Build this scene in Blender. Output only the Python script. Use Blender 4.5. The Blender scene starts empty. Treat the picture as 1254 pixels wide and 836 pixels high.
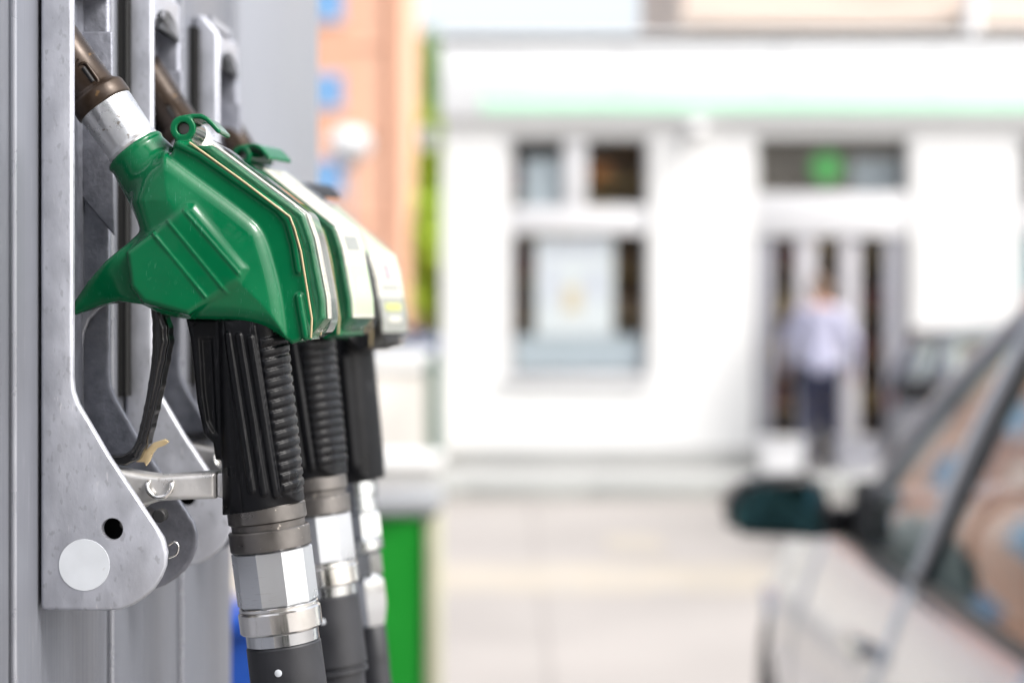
import bpy, bmesh, math, random
import numpy as np
from mathutils import Vector, Matrix

R_ = math.radians
random.seed(7)
rng = np.random.default_rng(11)
scene = bpy.context.scene
C = scene.collection

# ------------------------------------------------------------------ camera
cam_d = bpy.data.cameras.new('camera')
cam = bpy.data.objects.new('camera', cam_d)
C.objects.link(cam)
cam.location = (0, 0, 1.52)
cam.rotation_euler = (R_(90), 0, 0)
cam_d.sensor_width = 36.0
cam_d.lens = 68.9
cam_d.shift_y = -38 / 1254
cam_d.clip_start = 0.05
cam_d.clip_end = 2000
cam_d.dof.use_dof = True
cam_d.dof.focus_distance = 1.0
cam_d.dof.aperture_fstop = 4.7
cam_d.dof.aperture_blades = 0
scene.camera = cam

# ------------------------------------------------------------------ sky and sun
SUN_AZ, SUN_EL = 118, 46            # degrees: azimuth from straight ahead towards the right, elevation
world = bpy.data.worlds.new('World')
scene.world = world
world.use_nodes = True
wn, wl = world.node_tree.nodes, world.node_tree.links
wn.clear()
wo = wn.new('ShaderNodeOutputWorld')
wb = wn.new('ShaderNodeBackground')
ws = wn.new('ShaderNodeTexSky')
ws.sky_type = 'NISHITA'
ws.sun_disc = False
ws.sun_elevation = R_(SUN_EL)
ws.sun_rotation = R_(SUN_AZ)
ws.air_density = 1.0
ws.dust_density = 5.0
ws.ozone_density = 1.0
wh = wn.new('ShaderNodeHueSaturation')
wh.inputs['Saturation'].default_value = 0.36
wl.new(ws.outputs[0], wh.inputs['Color'])
wl.new(wh.outputs[0], wb.inputs['Color'])
wl.new(wb.outputs[0], wo.inputs['Surface'])
wb.inputs['Strength'].default_value = 0.15

sun_d = bpy.data.lights.new('sun', 'SUN')
sun = bpy.data.objects.new('sun', sun_d)
C.objects.link(sun)
sun_d.energy = 0.7
sun_d.angle = R_(14)
sun_d.color = (1.0, 0.98, 0.955)
sdir = Vector((math.sin(R_(SUN_AZ)) * math.cos(R_(SUN_EL)), math.cos(R_(SUN_AZ)) * math.cos(R_(SUN_EL)), math.sin(R_(SUN_EL))))
sun.rotation_euler = sdir.to_track_quat('Z', 'Y').to_euler()
sun.location = sdir * 30

vs = scene.view_settings
vs.view_transform = 'Standard'
vs.look = 'None'
vs.gamma = 1.0
vs.use_curve_mapping = False
vs.exposure = 1.3
scene.cycles.use_denoising = True
scene.cycles.max_bounces = 10
scene.cycles.transparent_max_bounces = 16
scene.cycles.caustics_reflective = False
scene.cycles.caustics_refractive = False
scene.cycles.sample_clamp_indirect = 8.0

# ------------------------------------------------------------------ materials
def mat(name, col, rough=0.5, metal=0.0, noise=None, bump=None, spec=0.5, coat=0.0, specks=None, trans=0.0, ior=1.45, coord='Object', scale3=(1, 1, 1)):
    """noise=(scale, amount): mottles the base colour; bump=(scale, strength); specks=(scale, threshold, colour)."""
    m = bpy.data.materials.new(name)
    m.use_nodes = True
    n, l = m.node_tree.nodes, m.node_tree.links
    b = n['Principled BSDF']
    b.inputs['Base Color'].default_value = (*col, 1)
    b.inputs['Roughness'].default_value = rough
    b.inputs['Metallic'].default_value = metal
    b.inputs['Specular IOR Level'].default_value = spec
    b.inputs['Coat Weight'].default_value = coat
    b.inputs['Coat Roughness'].default_value = 0.12
    b.inputs['Transmission Weight'].default_value = trans
    b.inputs['IOR'].default_value = ior
    tc = n.new('ShaderNodeTexCoord')
    mp = n.new('ShaderNodeMapping')
    mp.inputs['Scale'].default_value = scale3
    l.new(tc.outputs[coord], mp.inputs['Vector'])
    cur = None
    if noise:
        t = n.new('ShaderNodeTexNoise')
        t.inputs['Scale'].default_value = noise[0]
        t.inputs['Detail'].default_value = 6
        l.new(mp.outputs[0], t.inputs['Vector'])
        r = n.new('ShaderNodeMapRange')
        r.inputs['From Min'].default_value = 0.3
        r.inputs['From Max'].default_value = 0.7
        r.inputs['To Min'].default_value = 1 - noise[1]
        r.inputs['To Max'].default_value = 1 + noise[1] * 0.6
        l.new(t.outputs['Fac'], r.inputs['Value'])
        mx = n.new('ShaderNodeVectorMath')
        mx.operation = 'SCALE'
        mx.inputs[0].default_value = col
        l.new(r.outputs[0], mx.inputs['Scale'])
        cur = mx.outputs[0]
        rr = n.new('ShaderNodeMapRange')
        rr.inputs['From Min'].default_value = 0.3
        rr.inputs['From Max'].default_value = 0.7
        rr.inputs['To Min'].default_value = max(0.03, rough - 0.12)
        rr.inputs['To Max'].default_value = min(1, rough + 0.12)
        l.new(t.outputs['Fac'], rr.inputs['Value'])
        l.new(rr.outputs[0], b.inputs['Roughness'])
    if specks:
        t2 = n.new('ShaderNodeTexNoise')
        t2.inputs['Scale'].default_value = specks[0]
        t2.inputs['Detail'].default_value = 2
        l.new(mp.outputs[0], t2.inputs['Vector'])
        r2 = n.new('ShaderNodeMapRange')
        r2.inputs['From Min'].default_value = specks[1]
        r2.inputs['From Max'].default_value = specks[1] + 0.06
        l.new(t2.outputs['Fac'], r2.inputs['Value'])
        mm = n.new('ShaderNodeMix')
        mm.data_type = 'RGBA'
        l.new(r2.outputs[0], mm.inputs['Factor'])
        if cur is not None:
            l.new(cur, mm.inputs['A'])
        else:
            mm.inputs['A'].default_value = (*col, 1)
        mm.inputs['B'].default_value = (*specks[2], 1)
        cur = mm.outputs['Result']
    if cur is not None:
        l.new(cur, b.inputs['Base Color'])
    if bump:
        t3 = n.new('ShaderNodeTexNoise')
        t3.inputs['Scale'].default_value = bump[0]
        t3.inputs['Detail'].default_value = 5
        l.new(mp.outputs[0], t3.inputs['Vector'])
        bp = n.new('ShaderNodeBump')
        bp.inputs['Strength'].default_value = bump[1]
        bp.inputs['Distance'].default_value = 0.0006
        l.new(t3.outputs['Fac'], bp.inputs['Height'])
        l.new(bp.outputs[0], b.inputs['Normal'])
    return m

def pane_mat(name, tint, refl=1.0):
    """flat window glass: clear, with the mirror reflection a sheet of glass has."""
    m = bpy.data.materials.new(name)
    m.use_nodes = True
    n, l = m.node_tree.nodes, m.node_tree.links
    n.clear()
    o = n.new('ShaderNodeOutputMaterial')
    t = n.new('ShaderNodeBsdfTransparent')
    t.inputs['Color'].default_value = (*tint, 1)
    g = n.new('ShaderNodeBsdfGlossy')
    g.inputs['Roughness'].default_value = 0.01
    f = n.new('ShaderNodeFresnel')
    f.inputs['IOR'].default_value = 1.5 * refl
    x = n.new('ShaderNodeMixShader')
    ge = n.new('ShaderNodeNewGeometry')
    iv = n.new('ShaderNodeMath')
    iv.operation = 'SUBTRACT'
    iv.inputs[0].default_value = 1.0
    l.new(ge.outputs['Backfacing'], iv.inputs[1])
    mu = n.new('ShaderNodeMath')
    mu.operation = 'MULTIPLY'
    l.new(f.outputs[0], mu.inputs[0])
    l.new(iv.outputs[0], mu.inputs[1])
    l.new(mu.outputs[0], x.inputs[0])
    l.new(t.outputs[0], x.inputs[1])
    l.new(g.outputs[0], x.inputs[2])
    l.new(x.outputs[0], o.inputs['Surface'])
    return m

M = {}
M['green'] = mat('green_plastic', (0.0, 0.112, 0.040), 0.16, spec=0.38, noise=(26, 0.16), bump=(130, 0.06), specks=(260, 0.74, (0.02, 0.13, 0.07)))
def scuff(m, light, rot, sc, thr, fac):
    """fine pale scratches and greasy smudges on moulded plastic"""
    n, l = m.node_tree.nodes, m.node_tree.links
    b = n['Principled BSDF']
    src = b.inputs['Base Color'].links[0].from_socket
    tc = n.new('ShaderNodeTexCoord')
    prev = src
    for k, (r, s_) in enumerate(((rot, sc), ((rot[0], rot[1] + 0.9, rot[2]), (sc[0] * .7, sc[1] * .8, sc[2] * 1.3)))):
        mp = n.new('ShaderNodeMapping')
        mp.inputs['Rotation'].default_value = r
        mp.inputs['Scale'].default_value = s_
        l.new(tc.outputs['Object'], mp.inputs['Vector'])
        t = n.new('ShaderNodeTexNoise')
        t.inputs['Scale'].default_value = 1.0
        t.inputs['Detail'].default_value = 3
        l.new(mp.outputs[0], t.inputs['Vector'])
        t2 = n.new('ShaderNodeTexNoise')
        t2.inputs['Scale'].default_value = 28 + 9 * k
        l.new(tc.outputs['Object'], t2.inputs['Vector'])
        mr = n.new('ShaderNodeMapRange')
        mr.inputs['From Min'].default_value = thr
        mr.inputs['From Max'].default_value = thr + .05
        mr.inputs['To Max'].default_value = fac
        l.new(t.outputs['Fac'], mr.inputs['Value'])
        mr2 = n.new('ShaderNodeMapRange')
        mr2.inputs['From Min'].default_value = .48
        mr2.inputs['From Max'].default_value = .62
        l.new(t2.outputs['Fac'], mr2.inputs['Value'])
        mu = n.new('ShaderNodeMath')
        mu.operation = 'MULTIPLY'
        l.new(mr.outputs[0], mu.inputs[0])
        l.new(mr2.outputs[0], mu.inputs[1])
        mx = n.new('ShaderNodeMix')
        mx.data_type = 'RGBA'
        l.new(mu.outputs[0], mx.inputs['Factor'])
        l.new(prev, mx.inputs['A'])
        mx.inputs['B'].default_value = (*light, 1)
        prev = mx.outputs['Result']
    l.new(prev, b.inputs['Base Color'])
scuff(M['green'], (0.03, 0.17, 0.095), (0, 0.75, 0), (1300, 260, 190), .645, .6)
M['dark_green'] = mat('dark_green_plastic', (0.004, 0.11, 0.05), 0.35, noise=(60, 0.2))
M['black_plastic'] = mat('black_plastic', (0.010, 0.010, 0.011), 0.34, noise=(60, 0.2), bump=(300, 0.08))
M['rubber'] = mat('black_rubber', (0.003, 0.0033, 0.0045), 0.36, spec=0.25, noise=(50, 0.25), bump=(420, 0.12))
M['hose'] = mat('hose_rubber', (0.019, 0.020, 0.024), 0.46, noise=(40, 0.25), bump=(300, 0.15))
M['lever'] = mat('black_lever_paint', (0.008, 0.008, 0.009), 0.2, coat=0.3)
M['cast'] = mat('cast_aluminium', (0.455, 0.47, 0.52), 0.42, metal=0.55, noise=(90, 0.13), bump=(330, 0.28), specks=(290, 0.595, (0.37, 0.38, 0.42)), scale3=(1, 1, 0.55))
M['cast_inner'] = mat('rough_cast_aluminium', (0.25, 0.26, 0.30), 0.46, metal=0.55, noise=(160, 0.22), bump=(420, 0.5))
M['panel'] = mat('brushed_steel_panel', (0.205, 0.215, 0.245), 0.42, metal=0.5, noise=(30, 0.06), bump=(90, 0.05), scale3=(10, 10, 0.12))
M['column'] = mat('grey_blue_cladding', (0.27, 0.285, 0.32), 0.5, metal=0.2, noise=(3, 0.04))
M['gap_shade'] = mat('black_gap_shade', (0.008, 0.008, 0.008), 0.7)  # black that paints shade in the pump's gaps and bolt holes
M['alu'] = mat('scratched_aluminium', (0.64, 0.645, 0.65), 0.30, metal=0.85, noise=(70, 0.12), bump=(120, 0.2), specks=(260, 0.66, (0.30, 0.27, 0.24)))
M['nut'] = mat('machined_aluminium', (0.58, 0.60, 0.63), 0.34, metal=0.85, noise=(25, 0.03), bump=(200, 0.06))
M['chrome'] = mat('bright_nickel', (0.60, 0.62, 0.64), 0.14, metal=1.0, noise=(40, 0.03))
M['steel'] = mat('polished_steel', (0.78, 0.77, 0.75), 0.16, metal=1.0, noise=(40, 0.05))
M['dull'] = mat('dull_grey_metal', (0.17, 0.16, 0.152), 0.36, metal=0.85, noise=(70, 0.2), bump=(160, 0.15), specks=(330, 0.70, (0.50, 0.46, 0.41)))
M['bronze'] = mat('brown_bronze', (0.040, 0.026, 0.017), 0.33, metal=0.4, noise=(60, 0.35), bump=(260, 0.2), specks=(150, 0.66, (0.12, 0.07, 0.03)))
M['brass'] = mat('yellow_brass', (0.74, 0.58, 0.34), 0.3, metal=0.7, noise=(90, 0.15))
M['sticker'] = mat('white_sticker', (0.56, 0.59, 0.63), 0.45, noise=(70, 0.06), specks=(140, 0.72, (0.42, 0.42, 0.42)))
M['clear'] = pane_mat('clear_acrylic', (0.97, 0.965, 0.94), 1.0)
M['amber'] = mat('yellowed_edge', (0.42, 0.34, 0.20), 0.3, noise=(80, 0.2))
M['label_white'] = mat('white_print', (0.60, 0.60, 0.58), 0.35, noise=(60, 0.05))
M['label_green'] = mat('pale_green_print', (0.48, 0.60, 0.47), 0.35)
M['label_grey'] = mat('grey_print', (0.28, 0.30, 0.31), 0.35)
M['label_yellow'] = mat('yellow_print', (0.45, 0.48, 0.16), 0.35)
M['label_pink'] = mat('pink_print', (0.48, 0.30, 0.35), 0.35)
scuff(M['rubber'], (0.05, 0.05, 0.055), (0, 0.2, 0), (900, 200, 70), .62, .5)
scuff(M['nut'], (0.42, 0.42, 0.43), (0, 0.5, 0), (120, 120, 1200), .64, .7)
scuff(M['cast'], (0.62, 0.62, 0.64), (0, 0.6, 0), (900, 90, 90), .64, .6)
scuff(M['panel'], (0.27, 0.28, 0.31), (0, 0, 0), (700, 260, 10), .62, .5)
M['seal'] = mat('black_seal', (0.01, 0.01, 0.011), 0.6)

# ------------------------------------------------------------------ object helpers
def link(name, me, m=None, parent=None, smooth=False, sharp=None, loc=None, rot=None):
    o = bpy.data.objects.new(name, me)
    C.objects.link(o)
    if m is not None and len(me.materials) == 0:
        me.materials.append(m)
    if smooth:
        me.polygons.foreach_set('use_smooth', [True] * len(me.polygons))
        if sharp:
            me.set_sharp_from_angle(angle=R_(sharp))
    if parent is not None:
        o.parent = parent
    if loc is not None:
        o.location = loc
    if rot is not None:
        o.rotation_euler = rot
    return o

def mesh(name, v, f):
    me = bpy.data.meshes.new(name)
    me.from_pydata([tuple(p) for p in v], [], [tuple(q) for q in f])
    me.update()
    return me

def bm_mesh(name, bm):
    me = bpy.data.meshes.new(name)
    bmesh.ops.recalc_face_normals(bm, faces=bm.faces)
    bm.to_mesh(me)
    bm.free()
    return me

def tag(o, label, cat, group=None, kind=None):
    if label:
        o['label'] = label
    if cat:
        o['category'] = cat
    if group:
        o['group'] = group
    if kind:
        o['kind'] = kind
    return o

def empty(name, loc=(0, 0, 0), rz=0.0, rot=None):
    o = bpy.data.objects.new(name, None)
    C.objects.link(o)
    o.empty_display_size = 0.1
    o.location = loc
    o.rotation_euler = rot if rot is not None else (0, 0, rz)
    return o

def struct(o, name=None):
    o['kind'] = 'structure'
    return o

def box_bm(bm, lo, hi, bevel=0.0, seg=2):
    x0, y0, z0 = lo
    x1, y1, z1 = hi
    r = bmesh.ops.create_cube(bm, size=1.0)
    vs_ = r['verts']
    for v in vs_:
        v.co = Vector((x0 + (v.co.x + .5) * (x1 - x0), y0 + (v.co.y + .5) * (y1 - y0), z0 + (v.co.z + .5) * (z1 - z0)))
    if bevel > 0:
        es = list({e for v in vs_ for e in v.link_edges})
        bmesh.ops.bevel(bm, geom=es, offset=bevel, segments=seg, affect='EDGES', profile=0.5)

def box(name, lo, hi, m, parent=None, bevel=0.0, seg=2):
    bm = bmesh.new()
    box_bm(bm, lo, hi, bevel, seg)
    me = bm_mesh(name, bm)
    return link(name, me, m, parent, smooth=bevel > 0, sharp=40)

def prism_bm(bm, pts, a0, a1, axis='y', holes=()):
    """polygon pts in the plane across `axis`, extruded from a0 to a1. axis y: pts=(x,z); axis x: pts=(y,z); axis z: pts=(x,y)"""
    def pos(p, a):
        if axis == 'y':
            return (p[0], a, p[1])
        if axis == 'x':
            return (a, p[0], p[1])
        return (p[0], p[1], a)
    loops = [list(pts)] + [list(h) for h in holes]
    rings = []
    for a in (a0, a1):
        es = []
        rr = []
        for lp in loops:
            vs_ = [bm.verts.new(pos(p, a)) for p in lp]
            rr.append(vs_)
            for i in range(len(vs_)):
                es.append(bm.edges.new((vs_[i], vs_[(i + 1) % len(vs_)])))
        if len(loops) == 1:
            bm.faces.new(rr[0])
        else:
            bmesh.ops.triangle_fill(bm, use_beauty=True, use_dissolve=False, edges=es)
        rings.append(rr)
    for k in range(len(loops)):
        A, B = rings[0][k], rings[1][k]
        n = len(A)
        for i in range(n):
            bm.faces.new((A[i], A[(i + 1) % n], B[(i + 1) % n], B[i]))

def prism(name, pts, a0, a1, m, parent=None, axis='y', holes=(), bevel=0.0, seg=3):
    bm = bmesh.new()
    prism_bm(bm, pts, a0, a1, axis, holes)
    bmesh.ops.recalc_face_normals(bm, faces=bm.faces)
    if bevel > 0:
        es = [e for e in bm.edges if len(e.link_faces) == 2 and e.calc_face_angle(0) > R_(60)]
        bmesh.ops.bevel(bm, geom=es, offset=bevel, segments=seg, affect='EDGES', profile=0.5)
    me = bm_mesh(name, bm)
    return link(name, me, m, parent, smooth=True, sharp=32)

def lathe_mesh(name, prof, n=48, cap=True):
    """profile [(s, r)] about +Z"""
    v, f = [], []
    for s, r in prof:
        for i in range(n):
            a = 2 * math.pi * i / n
            v.append((r * math.cos(a), r * math.sin(a), s))
    for j in range(len(prof) - 1):
        for i in range(n):
            k = (i + 1) % n
            f.append((j * n + i, j * n + k, (j + 1) * n + k, (j + 1) * n + i))
    if cap:
        f.append(tuple(reversed(range(n))))
        f.append(tuple(range((len(prof) - 1) * n, len(prof) * n)))
    return mesh(name, v, f)

def lathe(name, prof, m, parent, loc=(0, 0, 0), direction=(0, 0, 1), n=48, sharp=30, roll=0.0):
    o = link(name, lathe_mesh(name, prof, n), m, parent, smooth=True, sharp=sharp)
    q = Vector(direction).to_track_quat('Z', 'Y')
    o.rotation_mode = 'QUATERNION'
    o.rotation_quaternion = q @ Matrix.Rotation(roll, 4, 'Z').to_quaternion()
    o.location = loc
    return o

def ring_prof(s0, s1, r, ch=0.0006):
    return [(s0, r - ch), (s0 + ch, r), (s1 - ch, r), (s1, r - ch)]

def tube_mesh(name, pts, rad, n=16, closed=False, cap=True):
    pts = [Vector(p) for p in pts]
    rads = rad if isinstance(rad, (list, tuple)) else [rad] * len(pts)
    v, f = [], []
    up = Vector((0, 1, 0.001))
    last = None
    for i, p in enumerate(pts):
        a = pts[max(0, i - 1)]
        b = pts[min(len(pts) - 1, i + 1)]
        d = (b - a).normalized()
        if last is None:
            x = d.cross(up)
            if x.length < 1e-3:
                x = d.cross(Vector((1, 0, 0)))
            x.normalize()
        else:
            x = (last - d * last.dot(d)).normalized()
        y = d.cross(x)
        last = x
        for k in range(n):
            t = 2 * math.pi * k / n
            v.append(p + (x * math.cos(t) + y * math.sin(t)) * rads[i])
    for i in range(len(pts) - 1):
        for k in range(n):
            q = (k + 1) % n
            f.append((i * n + k, i * n + q, (i + 1) * n + q, (i + 1) * n + k))
    if cap:
        f.append(tuple(reversed(range(n))))
        f.append(tuple(range((len(pts) - 1) * n, len(pts) * n)))
    return mesh(name, v, f)

def tube(name, pts, rad, m, parent=None, n=16):
    return link(name, tube_mesh(name, pts, rad, n), m, parent, smooth=True, sharp=50)

def bez(pts, n=24):
    """Catmull-Rom through pts"""
    P = [Vector(p) for p in pts]
    P = [P[0] * 2 - P[1]] + P + [P[-1] * 2 - P[-2]]
    out = []
    for i in range(1, len(P) - 2):
        for k in range(n):
            t = k / n
            a, b, c, d = P[i - 1], P[i], P[i + 1], P[i + 2]
            out.append(0.5 * ((2 * b) + (c - a) * t + (2 * a - 5 * b + 4 * c - d) * t * t + (3 * b - a - 3 * c + d) * t ** 3))
    out.append(P[-2])
    return out

def copy_tree(o, parent=None, remap=None):
    c = o.copy()
    C.objects.link(c)
    c.parent = parent
    for k in list(o.children):
        copy_tree(k, c)
    return c

# ------------------------------------------------------------------ signed-distance modelling (surface nets)
def surface_nets(f, origin, h):
    s = f < 0
    nx, ny, nz = f.shape
    cnt = np.zeros((nx - 1, ny - 1, nz - 1), np.int8)
    for i in (0, 1):
        for j in (0, 1):
            for k in (0, 1):
                cnt += s[i:nx - 1 + i, j:ny - 1 + j, k:nz - 1 + k]
    act = (cnt > 0) & (cnt < 8)
    I, J, K = np.nonzero(act)
    n = len(I)
    idx = -np.ones(act.shape, np.int64)
    idx[I, J, K] = np.arange(n)
    cor = [(a, b, c) for a in (0, 1) for b in (0, 1) for c in (0, 1)]
    val = {c: f[I + c[0], J + c[1], K + c[2]] for c in cor}
    acc = np.zeros((n, 3))
    num = np.zeros(n)
    for c in cor:
        for ax in range(3):
            if c[ax] == 0:
                d = list(c)
                d[ax] = 1
                d = tuple(d)
                a, b = val[c], val[d]
                m_ = (a < 0) != (b < 0)
                t = np.where(m_, a / np.where(m_, a - b, 1), 0)
                p = np.tile(np.array(c, float), (n, 1))
                p[:, ax] += t
                acc += p * m_[:, None]
                num += m_
    v = (acc / num[:, None] + np.stack([I, J, K], 1)) * h + np.array(origin)
    quads = []
    for ax in range(3):
        a = [slice(1, nx - 1), slice(1, ny - 1), slice(1, nz - 1)]
        a[ax] = slice(0, f.shape[ax] - 1)
        b = list(a)
        b[ax] = slice(1, f.shape[ax])
        s0, s1 = s[tuple(a)], s[tuple(b)]
        e = np.nonzero(s0 != s1)
        off = [1, 1, 1]
        off[ax] = 0
        g = [e[q] + off[q] for q in range(3)]
        o1, o2 = [q for q in range(3) if q != ax]
        def cell(d1, d2):
            c = [g[0].copy(), g[1].copy(), g[2].copy()]
            c[o1] = c[o1] - d1
            c[o2] = c[o2] - d2
            return idx[c[0], c[1], c[2]]
        q = np.stack([cell(1, 1), cell(0, 1), cell(0, 0), cell(1, 0)], 1)
        flip = s0[e] if ax != 1 else ~s0[e]
        q[~flip] = q[~flip][:, ::-1]
        quads.append(q)
    q = np.concatenate(quads)
    q = q[(q >= 0).all(1)]
    return v, q

def net_mesh(name, f, origin, h, unit=1.0):
    v, q = surface_nets(f, origin, h)
    me = bpy.data.meshes.new(name)
    me.vertices.add(len(v))
    me.vertices.foreach_set('co', (v * unit).astype(np.float32).ravel())
    me.loops.add(len(q) * 4)
    me.loops.foreach_set('vertex_index', q.astype(np.int32).ravel())
    me.polygons.add(len(q))
    me.polygons.foreach_set('loop_start', (np.arange(len(q)) * 4).astype(np.int32))
    me.polygons.foreach_set('loop_total', np.full(len(q), 4, np.int32))
    me.polygons.foreach_set('use_smooth', np.ones(len(q), bool))
    me.update(calc_edges=True)
    me.validate()
    return me

def sd_poly(U, W, pts):
    pts = np.asarray(pts, float)
    d = np.full(U.shape, 1e9)
    ins = np.zeros(U.shape, bool)
    n = len(pts)
    for i in range(n):
        a, b = pts[i], pts[(i + 1) % n]
        ex, ey = b - a
        wx, wy = U - a[0], W - a[1]
        t = np.clip((wx * ex + wy * ey) / (ex * ex + ey * ey + 1e-12), 0, 1)
        d = np.minimum(d, (wx - ex * t) ** 2 + (wy - ey * t) ** 2)
        c = ((a[1] <= W) & (b[1] > W)) | ((b[1] <= W) & (a[1] > W))
        xi = a[0] + (W - a[1]) / (ey if abs(ey) > 1e-12 else 1e-12) * ex
        ins ^= c & (U < xi)
    return np.sqrt(d) * np.where(ins, -1, 1)

def sd_line(U, W, pts):
    d = np.full(U.shape, 1e9)
    for a, b in zip(pts[:-1], pts[1:]):
        ex, ey = b[0] - a[0], b[1] - a[1]
        t = np.clip(((U - a[0]) * ex + (W - a[1]) * ey) / (ex * ex + ey * ey + 1e-12), 0, 1)
        d = np.minimum(d, (U - a[0] - ex * t) ** 2 + (W - a[1] - ey * t) ** 2)
    return np.sqrt(d)

def rext(d2, t, h, r):
    a = d2 + r
    b = np.abs(t) - h + r
    return np.minimum(np.maximum(a, b), 0) + np.sqrt(np.maximum(a, 0) ** 2 + np.maximum(b, 0) ** 2) - r

def smin(a, b, k):
    h = np.clip(.5 + .5 * (b - a) / k, 0, 1)
    return b + (a - b) * h - k * h * (1 - h)

def sstep(a, b, x):
    t = np.clip((x - a) / (b - a), 0, 1)
    return t * t * (3 - 2 * t)

def cone3(X, Y, Z, a, b, ra, rb):
    a, b = np.array(a, float), np.array(b, float)
    e = b - a
    t = np.clip(((X - a[0]) * e[0] + (Y - a[1]) * e[1] + (Z - a[2]) * e[2]) / (e @ e), 0, 1)
    return np.sqrt((X - a[0] - e[0] * t) ** 2 + (Y - a[1] - e[1] * t) ** 2 + (Z - a[2] - e[2] * t) ** 2) - (ra + (rb - ra) * t)

# ================================================================== THE SETTING
M['ground'] = mat('pale_concrete', (0.335, 0.31, 0.29), 0.75, noise=(0.9, 0.10), bump=(60, 0.3), specks=(2.2, 0.66, (0.295, 0.277, 0.262)))
M['paving'] = mat('pavement_concrete', (0.36, 0.36, 0.35), 0.8, noise=(2.0, 0.08), bump=(60, 0.3))
M['kerbstone'] = mat('kerb_stone', (0.32, 0.33, 0.315), 0.8, noise=(3.0, 0.12), bump=(80, 0.3))
M['yellow_line'] = mat('worn_yellow_paint', (0.39, 0.35, 0.295), 0.7, noise=(1.4, 0.12), specks=(3.0, 0.60, (0.335, 0.317, 0.30)))
M['joint'] = mat('dark_joint', (0.285, 0.262, 0.243), 0.9, noise=(4, 0.1))
M['white_wall'] = mat('white_render', (0.69, 0.69, 0.68), 0.8, noise=(2.5, 0.025), bump=(90, 0.3))
M['white_frame'] = mat('white_frame_paint', (0.60, 0.60, 0.61), 0.4, noise=(4, 0.03))
M['grey_frame'] = mat('pale_grey_frame', (0.30, 0.30, 0.33), 0.4, noise=(4, 0.05))
M['stile'] = mat('door_stile_paint', (0.45, 0.44, 0.46), 0.4, noise=(4, 0.04))
M['fascia'] = mat('white_fascia', (0.73, 0.74, 0.745), 0.45, noise=(1.5, 0.02))
M['mint'] = mat('pale_green_stripe', (0.42, 0.72, 0.52), 0.5, noise=(1.0, 0.05))
M['beige'] = mat('beige_render', (0.62, 0.53, 0.46), 0.85, noise=(1.5, 0.06))
M['brown'] = mat('brown_wood', (0.34, 0.22, 0.14), 0.6, noise=(4, 0.3), scale3=(1, 1, 6))
M['ochre'] = mat('ochre_wood', (0.60, 0.42, 0.18), 0.6, noise=(4, 0.2))
M['dark_floor'] = mat('dark_tiles', (0.25, 0.16, 0.13), 0.4, noise=(4, 0.2))
M['red_box'] = mat('dark_red_carton', (0.26, 0.06, 0.05), 0.6, noise=(6, 0.2))
M['orange_box'] = mat('orange_carton', (0.62, 0.22, 0.06), 0.6, noise=(6, 0.15))
M['blue_box'] = mat('blue_carton', (0.10, 0.28, 0.50), 0.6, noise=(6, 0.15))
M['cream_box'] = mat('cream_carton', (0.55, 0.48, 0.34), 0.6, noise=(6, 0.15))
M['teal_box'] = mat('teal_panel', (0.18, 0.50, 0.52), 0.5, noise=(4, 0.1))
M['film'] = mat('frosted_film', (0.50, 0.53, 0.57), 0.5, noise=(3, 0.03))
M['poster'] = mat('poster_paper', (0.84, 0.83, 0.84), 0.5, noise=(3, 0.03))
M['poster_lilac'] = mat('lilac_print', (0.72, 0.70, 0.78), 0.5)
M['poster_orange'] = mat('orange_print', (0.78, 0.64, 0.48), 0.5)
M['added_board'] = mat('brown_added_board', (0.20, 0.165, 0.14), 0.7, noise=(3, 0.15))
M['sign_green'] = mat('green_sign', (0.06, 0.26, 0.07), 0.45)
M['glass'] = pane_mat('window_glass', (0.92, 0.94, 0.94))
M['peach'] = mat('peach_render', (0.66, 0.39, 0.275), 0.85, noise=(0.4, 0.05))
M['peach_dark'] = mat('deep_peach_render', (0.64, 0.36, 0.245), 0.85, noise=(0.4, 0.05))
M['blue_pane'] = mat('blue_blind', (0.12, 0.30, 0.55), 0.25, noise=(0.8, 0.25))
M['bark'] = mat('bark', (0.09, 0.065, 0.045), 0.9, noise=(6, 0.3))
M['leaf'] = mat('leaf_green', (0.15, 0.31, 0.04), 0.55, noise=(0.35, 0.35))
M['leaf_lime'] = mat('leaf_lime', (0.30, 0.46, 0.04), 0.55, noise=(0.5, 0.3))
M['white_plastic'] = mat('white_plastic', (0.82, 0.82, 0.82), 0.35, noise=(6, 0.02))
M['grey_metal'] = mat('galvanised_grey', (0.34, 0.35, 0.36), 0.5, metal=0.4, noise=(8, 0.1))
M['bin_green'] = mat('bin_green', (0.001, 0.235, 0.014), 0.45, noise=(6, 0.08))
M['bin_yellow'] = mat('bin_yellow', (0.40, 0.40, 0.28), 0.5, noise=(6, 0.08))
M['bin_blue'] = mat('bin_blue', (0.006, 0.06, 0.33), 0.4, noise=(6, 0.1))
M['pole_green'] = mat('dark_green_paint', (0.03, 0.09, 0.06), 0.5, noise=(6, 0.1))
M['wall_beige'] = mat('beige_wall', (0.76, 0.72, 0.66), 0.85, noise=(2, 0.05))

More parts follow.
